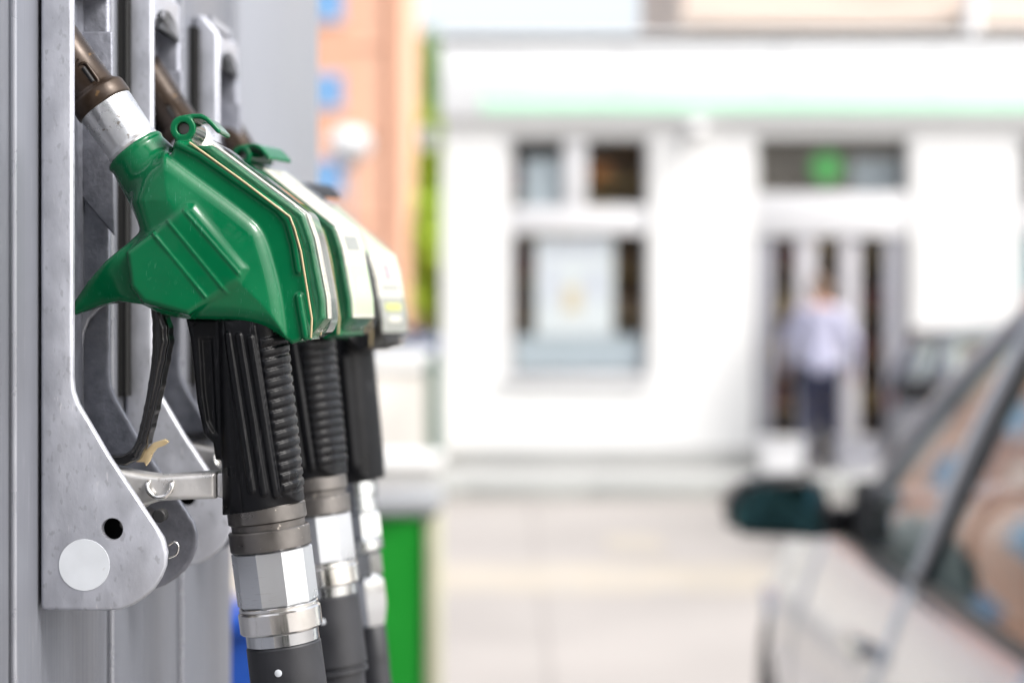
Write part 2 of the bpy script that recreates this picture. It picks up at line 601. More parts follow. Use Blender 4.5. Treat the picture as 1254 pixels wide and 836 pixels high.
# ground, forecourt joints, painted band, pavement and kerb
GN = 60
gv = [(-300 + 600 * i / GN, -60 + 660 * j / GN, 0.0) for j in range(GN + 1) for i in range(GN + 1)]
gf = [(j * (GN + 1) + i, j * (GN + 1) + i + 1, (j + 1) * (GN + 1) + i + 1, (j + 1) * (GN + 1) + i) for j in range(GN) for i in range(GN)]
ground = struct(link('ground', mesh('ground', gv, gf), M['ground']))
def sheet(name, x0, x1, y0, y1, z, m, parent=None):
    return link(name, mesh(name, [(x0, y0, z), (x1, y0, z), (x1, y1, z), (x0, y1, z)], [(0, 1, 2, 3)]), m, parent)
struct(sheet('painted_band', -3.0, 9.0, 10.55, 11.75, 0.004, M['yellow_line']))
struct(sheet('painted_patch', 0.62, 0.98, 12.4, 13.2, 0.004, M['yellow_line']))
for i, y in enumerate((4.1, 7.1, 10.1, 13.1)):
    struct(sheet('slab_joint', -6, 9, y, y + 0.016, 0.0025, M['joint'], ground))
for i, x in enumerate((-2.4, 0.15, 2.7, 5.2)):
    struct(sheet('slab_joint', x, x + 0.016, 1.5, 15.85, 0.0033, M['joint'], ground))
pave = struct(box('pavement', (-1.3, 16.02, -0.1), (9.5, 17.58, 0.12), M['paving']))
for i in range(11):
    x = -1.3 + i * 0.98
    o = box('kerb_stone', (x, 15.86, -0.1), (x + 0.972, 16.015, 0.125), M['kerbstone'], pave, bevel=0.012)
struct(sheet('gutter', -1.3, 9.5, 15.56, 15.86, 0.004, M['joint']))

# ------------------------------------------------------------------ the shop
SY, SK = 17.6, 17.6 / 2400.0
def sx(px): return (px - 627) * SK
def sz(py): return 1.52 - (py - 380) * SK
Z0 = 0.12
store = tag(empty('shop_building', (sx(537), SY, Z0)), 'white single-storey shop with pale green stripe along its fascia', 'shop')
def spart(o):
    o.parent = store
    o.matrix_parent_inverse = Matrix.Translation(-Vector((sx(537), SY, Z0)))
    return o
def sbox(name, px0, px1, py0, py1, y0, y1, m, bevel=0.0):
    return spart(box(name, (sx(px0), y0, sz(py1) if py1 is not None else Z0), (sx(px1), y1, sz(py0)), m, None, bevel))
bm = bmesh.new()
WT = 0.30
GY = 380 + (1.52 - Z0) / SK
for a, b, c, d in ((542, 619, 168, GY), (619, 796, 463, GY), (796, 925, 168, GY), (1116, 1245, 168, GY), (1245, 1420, 463, GY), (1420, 1800, 168, GY), (542, 1800, 60, 168)):
    box_bm(bm, (sx(a), SY, sz(d)), (sx(b), SY + WT, sz(c)))
box_bm(bm, (sx(542), SY + WT, Z0), (sx(542) + .3, SY + 9, sz(60)))
box_bm(bm, (sx(537) + .3, SY + 8.7, Z0), (sx(1800), SY + 9, sz(60)))
box_bm(bm, (sx(1800) - .3, SY + WT, Z0), (sx(1800), SY + 8.7, sz(60)))
spart(link('wall', bm_mesh('wall', bm), M['white_wall']))
spart(box('interior_floor', (sx(537) + .3, SY + WT, 0.0), (sx(1800) - .3, SY + 8.7, Z0 - .004), M['dark_floor']))
spart(box('interior_ceiling', (sx(537) + .3, SY + WT, sz(150)), (sx(1800) - .3, SY + 8.7, sz(150) + .1), M['brown']))
spart(box('roof', (sx(542) - .03, SY - .12, sz(60)), (sx(1800) + .08, SY + 9.1, sz(44)), M['white_wall'], bevel=0.02))
sbox('plinth', 542, 923, GY - 22, None, SY - .035, SY, M['paving'], 0.006)
sbox('plinth', 1118, 1800, GY - 22, None, SY - .035, SY, M['paving'], 0.006)
fas = sbox('fascia', 539, 1800, 42, 146, SY - .12, SY - .003, M['fascia'], 0.012)
st = sbox('stripe', 590, 1800, 121, 138, SY - .130, SY - .121, M['mint'])
for k in range(6):
    px = 760 + k * 190
    sbox('fascia_seam', px, px + 1.2, 44, 119, SY - .125, SY - .1205, M['grey_frame'])
# upper storey set back on the right, with its eave and a downpipe
spart(box('upper_storey', (sx(846), SY + .7, sz(60)), (sx(1800), SY + 7, sz(60) + 3.0), M['beige']))
spart(box('eave', (sx(838), SY + .30, sz(24)), (sx(1800), SY + .695, sz(4)), M['beige'], bevel=0.01))
spart(tube('downpipe', [(sx(1197), SY + .22, sz(44)), (sx(1197), SY + .22, sz(-260))], 0.075, M['white_frame']))
# left shop window
FY0, FY1 = SY + .04, SY + .12
def window(px0, px1, split, goods):
    w = sbox('window', px0 + 1, px0 + 8.5, 169, 462, FY0, FY1, M['white_frame'], 0.006)
    def sub(o):
        o.parent = w
        return o
    def sb(name, a, b, c, d, y0, y1, m, bev=0.0):
        return sub(box(name, (sx(a), y0, sz(d)), (sx(b), y1, sz(c)), m, None, bev))
    sb('window_frame', px1 - 4.5, px1 - 1, 169, 462, FY0, FY1, M['white_frame'], 0.006)
    sb('window_frame', px0 + 9, px1 - 5, 458, 462, FY0, FY1, M['white_frame'], 0.006)
    sb('window_frame', px0 + 9, px1 - 5, 169, 171, FY0, FY1, M['white_frame'], 0.006)
    sb('transom', px0 + 9, px1 - 5, 252, 286, FY0 - .01, FY1, M['white_frame'], 0.006)
    sb('mullion', split - 14, split + 13, 172, 251.7, FY0, FY1, M['white_frame'], 0.006)
    sb('sill', px0 - 4, px1 + 4, 462.5, 469, SY - .06, SY + .04, M['white_frame'], 0.006)
    for a, b, c, d in ((px0 + 9, split - 14, 171, 252), (split + 13, px1 - 4, 171, 252), (px0 + 9, px1 - 4, 286, 458)):
        sb('pane', a, b, c, d, SY + .085, SY + .091, M['glass'])
    return sb
sb = window(619, 796, 705, True)
sb('pane_reflection', 642, 690, 192, 251, SY + .13, SY + .134, M['film'])  # pale sheet painting the reflection in the upper left pane
sb('frosted_film', 631, 788, 411, 454, SY + .094, SY + .096, M['film'])
spart(box('added_board', (sx(915), SY + .31, sz(240)), (sx(1125), SY + .35, sz(160)), M['added_board']))  # board added behind the transom glass so the interior looks lighter
spart(box('transom_reflection', (sx(1050), SY + .295, sz(232)), (sx(1110), SY + .305, sz(190)), M['film']))  # pale panel painting the reflection at the transom's right end
window(1245, 1420, 1330, True)
# door
dr = sbox('door', 928, 947, 290, GY, SY + .05, SY + .12, M['grey_frame'], 0.005)
def dsub(o):
    o.parent = dr
    return o
def db(name, a, b, c, d, y0, y1, m, bev=0.0):
    return dsub(box(name, (sx(a), y0, sz(d)), (sx(b), y1, sz(c)), m, None, bev))
sbox('door_header', 926, 1115, 236, 289.5, SY + .02, SY + .16, M['white_frame'], 0.006)
for a, b in ((976, 1000), (1031, 1053), (1085, 1108)):
    db('stile', a, b, 290, GY, SY + .05, SY + .12, M['stile'] if a != 1085 else M['grey_frame'], 0.005)
for a, b in ((947, 976), (1000, 1031), (1053, 1085)):
    db('pane', a, b, 290, GY - 6, SY + .08, SY + .086, M['glass'])
    db('bottom_rail', a + .1, b - .1, GY - 6, GY, SY + .06, SY + .11, M['grey_frame'])
db('push_bar', 1008, 1023, 440, 446, SY + .03, SY + .05, M['steel'], 0.004)
sbox('transom_window', 928, 1113, 172, 236, SY + .085, SY + .091, M['glass'])
sbox('door_jamb', 926, 929, 170, 235.5, SY + .03, SY + .13, M['white_frame'])
sbox('door_jamb', 1112, 1115, 170, 235.5, SY + .03, SY + .13, M['white_frame'])
sg = spart(link('round_sign', lathe_mesh('round_sign', [(0, .14), (.003, .145), (.012, .145), (.015, .14)], 40), M['sign_green'], smooth=True, sharp=30))
sg.location = (sx(1014), SY + .08, sz(205)); sg.rotation_euler = (R_(90), 0, 0)
# wall lamp at the corner and a small camera over the pier
lm = spart(box('wall_lamp', (sx(514), SY + .15, sz(180)), (sx(530), SY + .38, sz(152)), M['white_plastic'], None, 0.03))
spart(box('lamp_bracket', (sx(530), SY + .22, sz(172)), (sx(542), SY + .30, sz(160)), M['grey_metal']))
cmr = spart(box('camera_housing', (sx(842), SY - .24, sz(166)), (sx(862), SY - .001, sz(152)), M['white_plastic'], None, 0.02))

# poster behind the glass
pst = tag(box('poster', (sx(656), SY + .100, sz(410)), (sx(752), SY + .104, sz(289)), M['poster']), 'white poster with orange print in the left shop window', 'poster')
for a, b, c, d, m in ((664, 744, 300, 312, 'poster_lilac'), (690, 712, 350, 384, 'poster_orange'), (668, 684, 322, 372, 'poster_lilac'), (720, 738, 330, 368, 'poster_lilac')):
    o = box('print', (sx(a), SY + .0985, sz(d)), (sx(b), SY + .0992, sz(c)), M[m])
    o.parent = pst

# shelves inside
def shelf(label, px0, px1, y, cols, top=1.9, nsh=5, seedv=0):
    rr = random.Random(seedv)
    x0, x1 = sx(px0), sx(px1)
    s = tag(empty('shop_shelf', ((x0 + x1) / 2, y, Z0)), label, 'shelf')
    hw = (x1 - x0) / 2
    box('side_panel', (-hw, 0, 0), (-hw + .03, .4, top), M['brown'], s)
    box('side_panel', (hw - .03, 0, 0), (hw, .4, top), M['brown'], s)
    box('back_panel', (-hw + .03, .37, 0), (hw - .03, .4, top), M['brown'], s)
    for k in range(nsh):
        z = .08 + k * (top - .1) / nsh
        box('shelf_board', (-hw + .03, 0, z), (hw - .03, .369, z + .025), M['ochre'], s)
    goods = tag(empty('goods_row', (0, 0, 0)), None, None)
    goods.parent = s
    for k in range(nsh):
        z = .08 + k * (top - .1) / nsh + .026
        x = -hw + .06
        while x < hw - .16:
            w = rr.uniform(.10, .2)
            hh = rr.uniform(.14, .26)
            if rr.random() < .8:
                box('carton', (x, .06, z), (min(x + w, hw - .04), .3, z + hh), M[rr.choice(cols)], goods, 0.006)
            x += w + .015
    return s
shelf('tall brown shelf of cartons behind the left shop window', 610, 710, 17.95, ['red_box', 'cream_box', 'brown'], 2.9, 7, 1)
shelf('wooden shelf with orange goods behind right pane of left window', 715, 830, 17.95, ['orange_box', 'cream_box', 'brown', 'brown', 'ochre'], 3.0, 7, 2)
shelf('dark red shelf seen through the left door leaf', 905, 990, 18.0, ['red_box', 'red_box', 'brown', 'ochre'], 2.6, 6, 3)
shelf('wooden shelf seen through the middle door gap', 1000, 1050, 18.1, ['ochre', 'brown', 'cream_box'], 2.8, 6, 5)
shelf('shelf of orange cartons seen through the right door gap', 1056, 1130, 17.96, ['orange_box', 'ochre', 'red_box', 'orange_box'], 2.7, 6, 4)
tp = tag(empty('display_panel', (sx(1300), SY + .5, Z0)), 'teal display board in the right shop window', 'display board')
box('board', (-.5, 0, .5), (.5, .03, 2.1), M['teal_box'], tp, 0.01)
box('stand', (-.3, .035, 0), (.3, .3, .5), M['grey_metal'], tp, 0.01)

# ------------------------------------------------------------------ peach block behind, trees, street lamp
AY = 65.0
AK = AY / 2400
ax = lambda p: (p - 627) * AK
az = lambda p: 1.52 - (p - 380) * AK
apt = tag(empty('apartment_building', (ax(200), AY, 0)), 'peach apartment block with blue windows behind the pump', 'building')
def aparts(o):
    o.parent = apt
    o.matrix_parent_inverse = Matrix.Translation(-Vector((ax(200), AY, 0)))
    return o
aparts(box('wall', (-22, AY, 0), (ax(492), AY + 12, 21), M['peach']))
aparts(box('corner_pilaster', (ax(481), AY - .25, 0), (ax(494), AY - .004, 21), M['peach_dark']))
for j in range(5):
    aparts(box('bay_panel', (ax(436) - j * 3.3 - 2.3, AY - .04, .2), (ax(436) - j * 3.3, AY - .003, 20.9), M['peach_dark']))
for k in range(7):
    zc = az(111) + (k - 3) * 2.86
    aparts(box('string_course', (-22, AY - .10, zc - 1.42), (ax(480.5), AY - .045, zc - 1.22), M['peach'], bevel=0.02))
    for j in range(5):
        xr = ax(420) - j * 3.3
        w = aparts(box('window', (xr - 1.5, AY - .09, zc - .55), (xr, AY - .042, zc + .55), M['blue_pane']))
        for nm, lo, hi in (('sill', (xr - 1.6, AY - .19, zc - .62), (xr + .1, AY - .042, zc - .555)),
                           ('mullion', (xr - .78, AY - .12, zc - .55), (xr - .72, AY - .092, zc + .55))):
            o = box(nm, lo, hi, M['white_frame'])
            o.parent = w
aparts(box('roof', (-22.3, AY - .4, 21.005), (ax(492) + .4, AY + 12.3, 21.4), M['peach_dark']))

def leaf_crown(name, centre, rad, n, size, seedv):
    r = np.random.default_rng(seedv)
    clumps = []
    for i in range(46):
        d = r.normal(size=3)
        d /= np.linalg.norm(d)
        clumps.append((np.array(d) * np.array(rad) * r.uniform(.35, 1.0), r.uniform(.20, .38) * min(rad)))
    pts, out = [], []
    v, f = [], []
    for i in range(n):
        c, cr = clumps[i % len(clumps)]
        p = c + r.normal(size=3) * cr * .5
        u = r.normal(size=3)
        u /= np.linalg.norm(u)
        w = np.cross(u, r.normal(size=3))
        w /= np.linalg.norm(w)
        s = size * r.uniform(.6, 1.3)
        p = p + np.array(centre)
        k = len(v)
        v += [p - u * s, p + w * s * .45, p + u * s, p - w * s * .45]
        f.append((k, k + 1, k + 2, k + 3))
    return mesh(name, v, f)

def tree(label, x, y, h, rad, m, seedv, zc=None):
    r = random.Random(seedv)
    t = tag(empty('broadleaf_tree', (x, y, 0)), label, 'tree', 'trees beyond the shop corner')
    zc = zc or h - rad[2] * .85
    tr = tube_mesh('trunk', bez([(0, 0, -.1), (.1, 0, zc * .4), (-.05, .1, zc * .8), (.1, 0, zc + rad[2] * .4)], 6), [.34 - .011 * i for i in range(19)], 10)
    trunk = link('trunk', tr, M['bark'], t, smooth=True)
    for k in range(7):
        a = k * .9 + r.random()
        z = zc * r.uniform(.45, .9)
        e = (math.cos(a) * rad[0] * .7, math.sin(a) * rad[1] * .7, z + rad[2] * .7)
        link('limb', tube_mesh('limb', bez([(0.05, 0.05, z), (e[0] * .5, e[1] * .5, z + rad[2] * .25), e], 5), [.13 - .01 * i for i in range(11)], 7), M['bark'], trunk, smooth=True)
    link('crown', leaf_crown('crown', (0, 0, zc), rad, 9000, .30, seedv), m, t)
    return t
tree('tall dark green tree between peach block and white shop', -3.7, 80, 12.6, (2.8, 2.6, 5.2), M['leaf'], 3, 8.2)
tree('lime green tree low between peach block and shop', -1.9, 72, 6.2, (2.6, 2.4, 2.9), M['leaf_lime'], 5, 3.4)
tree('pale lime tree in front of the dark green tree', -3.1, 76, 9.0, (2.3, 2.2, 2.2), M['leaf_lime'], 8, 6.9)

lampo = tag(empty('street_lamp', ((428 - 627) / 2400 * 20, 20, 0)), 'white round street lamp in front of the peach block', 'street lamp')
zl = 1.52 + (380 - 176) / 2400 * 20
lathe('base', [(0, .14), (.02, .14), (.10, .09), (.35, .06)], M['grey_metal'], lampo, n=24)
lathe('pole', [(.35, .045), (zl - .18, .03)], M['white_frame'], lampo, n=16)
lathe('globe', [(zl - .19, .06), (zl - .16, .14), (zl - .10, .20), (zl, .225), (zl + .08, .205), (zl + .14, .14), (zl + .17, .04)], M['white_plastic'], lampo, n=32, sharp=60)
lathe('collar', [(zl - .24, .05), (zl - .23, .07), (zl - .20, .075), (zl - .191, .06)], M['grey_metal'], lampo, n=24)

# ------------------------------------------------------------------ low wall, post, bins
lw = tag(empty('garden_wall', (-3.0, 17.3, 0)), 'low beige wall with white coping left of the shop', 'wall')
box('wall_face', (-4, 0, 0), (2.27, .25, 1.0), M['wall_beige'], lw)
for k in range(7):
    box('coping_stone', (-4 + k * .9, -.04, 1.001), (-4 + k * .9 + .892, .29, 1.17), M['white_wall'], lw, 0.012)
pp = tag(empty('bollard', (-.68, 17.05, 0)), 'dark green post at the end of the low wall', 'post')
lathe('shaft', [(0, .06), (1.05, .06)], M['pole_green'], pp, n=20)
lathe('cap', [(1.051, .068), (1.07, .07), (1.10, .06), (1.13, .02)], M['pole_green'], pp, n=20)
lathe('foot', [(-.01, .10), (.02, .10), (.03, .061)], M['grey_metal'], pp, n=20)

def bin_(name, label, x0, x1, y, h, mcol, trim, lid, cat):
    b = tag(empty(name, ((x0 + x1) / 2, y, 0)), label, cat)
    hw = (x1 - x0) / 2
    bm = bmesh.new()
    prism_bm(bm, [(-hw * .93, .03), (hw * .93, .03), (hw, h), (-hw, h)], 0, .34, 'y')
    bmesh.ops.bevel(bm, geom=list(bm.edges), offset=.012, segments=2, affect='EDGES')
    link('bin_body', bm_mesh('bin_body', bm), mcol, b, smooth=True, sharp=40)
    if trim:
        box('corner_trim', (hw + .004, -.012, .04), (hw + .040, .352, h - .01), trim, b, 0.006)
    box('lid', (-hw - .012, -.02, h + .002), (hw + (.047 if trim else .012), .36, h + .06), lid, b, 0.018)
    box('lid_handle', (-.07, -.05, h + .015), (.07, -.021, h + .035), lid, b, 0.006)
    for s in (-1, 1):
        box('foot', (s * hw * .8 - .03, .05, 0), (s * hw * .8 + .03, .29, .029), M['seal'], b)
    return b
bin_('waste_bin', 'tall green waste bin with grey lid beside the pump', -.52, -.262, 5.9, .90, M['bin_green'], M['bin_yellow'], M['grey_metal'], 'bin')
bin_('waste_bin', 'short blue bin behind the pump', -.96, -.66, 5.76, .57, M['bin_blue'], None, M['bin_blue'], 'bin')
# pale block in front of the low wall
ut = tag(empty('service_cabinet', (-1.0, 15.0, 0)), 'low pale concrete block left of the shop pavement', 'concrete block')
box('block', (-.95, 0, 0), (.42, .55, .32), M['paving'], ut, 0.03)
box('top_slab', (-.99, -.03, .321), (.46, .58, .40), M['white_wall'], ut, 0.02)
# white boxes by the door
for nm, px, lab in (('storage_box', 955, 'low white box left of the shop door'), ('storage_box', 1046, 'low white box right of the person at the door')):
    y = 17.1
    x = (px - 627) / 2400 * y
    pl = tag(empty(nm, (x, y, Z0)), lab, 'box')
    bm = bmesh.new()
    prism_bm(bm, [(-.17, 0), (.17, 0), (.20, .26), (-.20, .26)], -.16, .16, 'y')
    bmesh.ops.bevel(bm, geom=list(bm.edges), offset=.012, segments=2, affect='EDGES')
    wm = M['grey_frame'] if px > 1000 else M['white_frame']
    link('tub', bm_mesh('tub', bm), wm, pl, smooth=True, sharp=40)
    box('rim', (-.215, -.18, .262), (.215, .18, .29), wm, pl, 0.008)

# unseen canopy and dark hedge, added to shade the nozzles and darken reflections
M['added_canopy'] = mat('added_canopy_panels', (0.45, 0.45, 0.45), 0.6, noise=(1.5, 0.05))
M['added_hedge'] = mat('added_hedge_green', (0.02, 0.035, 0.018), 0.7, noise=(3, 0.4))
can = struct(empty('added_canopy', (-1.2, 0.5, 0)))
box('added_canopy_roof', (-2.7, -2.6, 5.2), (2.3, 3.3, 5.7), M['added_canopy'], can, 0.02)
for y in (-2.0, 2.7):
    box('added_canopy_post', (-.95, y - .15, 0), (-.65, y + .15, 5.195), M['added_canopy'], can, 0.01)
hv, hf = [], []
HR = np.random.default_rng(4)
for i in range(16000):
    c = np.array((HR.uniform(-15, 5), HR.uniform(-9.6, -8.2), 0))
    c[2] = HR.uniform(0, 6.2 + .35 * math.sin(c[0] * 1.7) + .2 * math.sin(c[0] * 4.1))
    u = HR.normal(size=3); u /= np.linalg.norm(u)
    w = np.cross(u, HR.normal(size=3)); w /= np.linalg.norm(w)
    s_ = HR.uniform(.10, .2)
    k = len(hv)
    hv += [c - u * s_, c + w * s_ * .5, c + u * s_, c - w * s_ * .5]
    hf.append((k, k + 1, k + 2, k + 3))
added_hedge = link('added_hedge', mesh('added_hedge', hv, hf), M['added_hedge'])
added_hedge['kind'] = 'stuff'

# ================================================================== CARS
M['silver'] = mat('silver_car_paint', (0.42, 0.435, 0.485), 0.22, metal=0.55, coat=0.9, noise=(200, 0.03))
M['blue_grey'] = mat('blue_grey_car_paint', (0.055, 0.06, 0.10), 0.3, metal=0.2, coat=0.4, noise=(200, 0.03))
M['navy'] = mat('dark_blue_car_paint', (0.05, 0.07, 0.13), 0.28, metal=0.4, coat=0.9, noise=(200, 0.03))
M['car_black'] = mat('car_black_trim', (0.008, 0.008, 0.010), 0.35)
M['interior'] = mat('car_interior', (0.20, 0.20, 0.21), 0.8, noise=(8, 0.2))
M['car_glass'] = pane_mat('car_glass', (0.90, 0.935, 0.925), 1.4)
M['mirror'] = mat('mirror_glass', (0.10, 0.24, 0.25), 0.03, metal=1.0)
M['tyre'] = mat('tyre_rubber', (0.02, 0.02, 0.02), 0.8, noise=(30, 0.2))
M['rim'] = mat('alloy_rim', (0.55, 0.55, 0.57), 0.3, metal=0.8, noise=(20, 0.05))
M['lamp_clear'] = mat('headlamp', (0.75, 0.77, 0.80), 0.1, metal=0.6)
M['lamp_red'] = mat('tail_lamp', (0.35, 0.01, 0.012), 0.15, coat=0.5)

def hwid(y):
    h = 0.88
    if y > 0.9:
        h -= 0.26 * ((y - 0.9) / 0.72) ** 2.2
    if y < -1.9:
        h -= 0.10 * ((-1.9 - y) / 0.7) ** 2
    return h
PROF = [(0.11, .22), (0.04, .30), (0.012, .40), (0.0, .50), (0.0, .58), (0.012, .66), (0.035, .74), (0.06, .81), (0.08, .865), (0.095, .905), (0.11, .945)]
WY = (0.98, -1.62)
def topz(y):
    if y > 0.2:
        return 1 - 0.20 * ((y - 0.2) / 1.42) ** 1.6
    return 1.0
def prof(y, s):
    out = []
    h = hwid(y)
    zmin = .22
    for wy in WY:
        d = abs(y - wy)
        if d < .37:
            zmin = max(zmin, .31 + math.sqrt(.37 ** 2 - d * d))
    k = topz(y)
    for off, z in PROF:
        zz = .22 + (z - .22) * ((k * .945 - .22) / (.945 - .22))
        out.append((s * (h - off), y, max(zz, min(zmin, k * .945 - .05))))
    return out
def side_panel(name, y0, y1, s, m, parent):
    n = max(3, int(abs(y1 - y0) / .05))
    v, f = [], []
    for i in range(n + 1):
        v += prof(y0 + (y1 - y0) * i / n, s)
    c = len(PROF)
    for i in range(n):
        for j in range(c - 1):
            q = (i * c + j, i * c + j + 1, (i + 1) * c + j + 1, (i + 1) * c + j)
            f.append(q)
    me = mesh(name, v, f)
    o = link(name, me, m, parent, smooth=True, sharp=60)
    md = o.modifiers.new('thickness', 'SOLIDIFY')
    md.thickness = 0.012
    md.offset = 0
    return o
def grid(name, fn, nu, nv, m, parent, thick=0.012):
    v = [fn(i / nu, j / nv) for i in range(nu + 1) for j in range(nv + 1)]
    f = [(i * (nv + 1) + j, i * (nv + 1) + j + 1, (i + 1) * (nv + 1) + j + 1, (i + 1) * (nv + 1) + j) for i in range(nu) for j in range(nv)]
    o = link(name, mesh(name, v, f), m, parent, smooth=True, sharp=60)
    if thick:
        md = o.modifiers.new('thickness', 'SOLIDIFY')
        md.thickness = thick
        md.offset = 0
    return o
def bar(name, p0, p1, w, t, m, parent, side):
    """flat pillar from p0 to p1 lying in the side plane; w along y, t outwards"""
    p0, p1 = Vector(p0), Vector(p1)
    d = (p1 - p0).normalized()
    nrm = Vector((side, 0, 0.36)).normalized()
    a = d.cross(nrm).normalized()
    nrm = a.cross(d).normalized()
    v = []
    for p in (p0, p1):
        for sa, sn in ((-1, -1), (1, -1), (1, 1), (-1, 1)):
            v.append(p + a * sa * w / 2 + nrm * sn * t / 2)
    f = [(0, 1, 2, 3), (7, 6, 5, 4), (0, 4, 5, 1), (1, 5, 6, 2), (2, 6, 7, 3), (3, 7, 4, 0)]
    bm = bmesh.new()
    me = mesh(name, v, f)
    bm.from_mesh(me)
    bmesh.ops.recalc_face_normals(bm, faces=bm.faces)
    bmesh.ops.bevel(bm, geom=list(bm.edges), offset=min(w, t) * .25, segments=2, affect='EDGES')
    bm.to_mesh(me)
    bm.free()
    return link(name, me, m, parent, smooth=True, sharp=40)
def make_car(label, loc, rz, paint, roof=1.60, group=None):
    car = tag(empty('parked_car', loc, rz), label, 'car', group)
    BZ = .945
    rz_ = roof - .09
    def sp(y, z, s, out=0.0):     # a point of the glasshouse side
        return (s * (.77 - (z - BZ) * .36 + out), y, z)
    for s in (-1, 1):
        side_panel('fender', 0.318, 1.60, s, paint, car)
        d = side_panel('door', -.778, 0.31, s, paint, car)
        box('handle', (s * .865 - .018, -.66, .755), (s * .865 + .018, -.47, .79), M['car_black'] if s > 0 else M['steel'], d, 0.008)
        d = side_panel('door', -1.748, -.786, s, paint, car)
        box('handle', (s * .865 - .018, -1.66, .755), (s * .865 + .018, -1.47, .79), M['steel'], d, 0.008)
        side_panel('rear_quarter', -2.6, -1.756, s, paint, car)
        # glasshouse
        pm = sp(-.40, BZ + (rz_ - BZ) * .50 + .03, s, .012)
        tube('pillar', bez([sp(0.04, BZ - .01, s), pm, sp(-.95, rz_, s)], 8), .023, paint, car, 12)
        tube('pillar', bez([sp(-.80, BZ - .01, s, -.006), sp(-.90, BZ + (rz_ - BZ) * .5, s, .004), sp(-1.04, rz_, s, -.006)], 8), .029, paint, car, 12)
        bar('window_seal', sp(-.855, BZ, s, .006), sp(-1.095, rz_, s, .006), .014, .016, M['car_black'], car, s)
        bar('pillar', sp(-1.78, BZ, s), sp(-1.80, rz_, s), .10, .02, M['car_black'], car, s)
        bar('pillar', sp(-2.50, BZ, s), sp(-2.28, rz_, s), .14, .05, paint, car, s)
        bar('roof_rail', sp(-.93, rz_ + .01, s), sp(-2.30, rz_ + .01, s), .07, .06, paint, car, s)
        bar('belt_trim', sp(0.02, BZ + .002, s, .006), sp(-2.5, BZ + .002, s, .006), .022, .03, M['car_black'], car, s)
        for a, b, c, e in ((-.01, -.80, -.95, -1.04), (-.86, -1.74, -1.10, -1.76), (-1.84, -2.46, -1.85, -2.26)):
            q = [sp(a, BZ, s), sp(b, BZ, s), sp(e, rz_, s), sp(c, rz_, s)]
            o = link('side_window', mesh('side_window', q, [(0, 1, 2, 3)]), M['car_glass'], car)
            md = o.modifiers.new('thickness', 'SOLIDIFY')
            md.thickness = .005
        # mirror: sail, arm, shell, glass
        prism('mirror_sail', [(0.03, BZ + .01), (-.17, BZ + .01), (-.12, BZ + .16)], s * .70, s * .785, M['car_black'], car, 'x', bevel=0.004)
        box('mirror_arm', (min(s * .78, s * .90), -.05, BZ + .005), (max(s * .78, s * .90), .02, BZ + .085), M['car_black'], car, 0.012)
        bm = bmesh.new()
        prism_bm(bm, [(s * (.835), BZ + .0), (s * 1.075, BZ + .015), (s * 1.10, BZ + .05), (s * 1.085, BZ + .125), (s * 1.03, BZ + .155), (s * .86, BZ + .165), (s * .835, BZ + .12)], -.06, .09, 'y')
        bmesh.ops.recalc_face_normals(bm, faces=bm.faces)
        bmesh.ops.bevel(bm, geom=list(bm.edges), offset=.02, segments=3, affect='EDGES')
        sh = link('mirror_shell', bm_mesh('mirror_shell', bm), M['car_black'], car, smooth=True, sharp=60)
        prism('mirror_glass', [(s * .857, BZ + .02), (s * 1.062, BZ + .032), (s * 1.08, BZ + .055), (s * 1.067, BZ + .115), (s * 1.02, BZ + .137), (s * .87, BZ + .145)], -.0655, -.0615, M['mirror'], sh, 'y')
        box('headlight', (min(s * .45, s * .70), 1.42, .58), (max(s * .45, s * .70), 1.585, .70), M['lamp_clear'], car, 0.03)
        box('tail_light', (min(s * .60, s * .765), -2.62, .70), (max(s * .60, s * .765), -2.56, .93), M['lamp_red'], car, 0.015)
        for wy in WY:
            t = link('tyre', lathe_mesh('tyre', [(-.09, .20), (-.10, .24), (-.095, .29), (-.07, .312), (.07, .312), (.095, .29), (.10, .24), (.09, .20)], 36), M['tyre'], car, smooth=True, sharp=40)
            t.rotation_euler = (0, R_(90), 0)
            t.location = (s * .755, wy, .312)
            r = link('rim', lathe_mesh('rim', [(-.02, .195), (.03, .20), (.092, .198), (.085, .17), (.06, .15), (.07, .06), (.085, .04)], 30), M['rim'], t, smooth=True, sharp=40)
            if s < 0:
                r.rotation_euler = (0, R_(180), 0)
    def hood(u, v):
        y = 0.45 + u * 1.10
        e = hwid(y) - .112
        k = topz(y) * .945
        x = -e + 2 * e * v
        return (x, y, k + .055 * (1 - (2 * v - 1) ** 2) * (1 - u * .5))
    grid('bonnet', hood, 14, 14, paint, car)
    def ws_(u, v):
        y = 0.46 - u * 1.42
        z = .985 + u * (rz_ - .975)
        e = .745 - (z - BZ) * .36
        return (-e + 2 * e * v, y - .10 * (2 * v - 1) ** 2 * (1 - u * .4), z + .02 * (1 - (2 * v - 1) ** 2))
    grid('windscreen', ws_, 8, 14, M['car_glass'], car, .005)
    def rf(u, v):
        y = -.93 - u * 1.40
        e = .56 if roof > 1.5 else .60
        e = .77 - (rz_ - BZ) * .36 - .01
        return (-e + 2 * e * v, y, rz_ + .02 + .07 * (1 - (2 * v - 1) ** 2) * (1 - .5 * (2 * u - 1) ** 2))
    grid('roof', rf, 10, 14, paint, car)
    def rw(u, v):
        y = -2.32 - u * .24
        z = rz_ + .02 - u * (rz_ - BZ)
        e = .755 - (z - BZ) * .36
        return (-e + 2 * e * v, y - .04 * (1 - (2 * v - 1) ** 2), z)
    grid('rear_window', rw, 6, 12, M['car_glass'], car, .005)
    def tg(u, v):
        z = .95 - u * .5
        e = .76 + .06 * u
        return (-e + 2 * e * v, -2.60 - .05 * (1 - (2 * v - 1) ** 4), z)
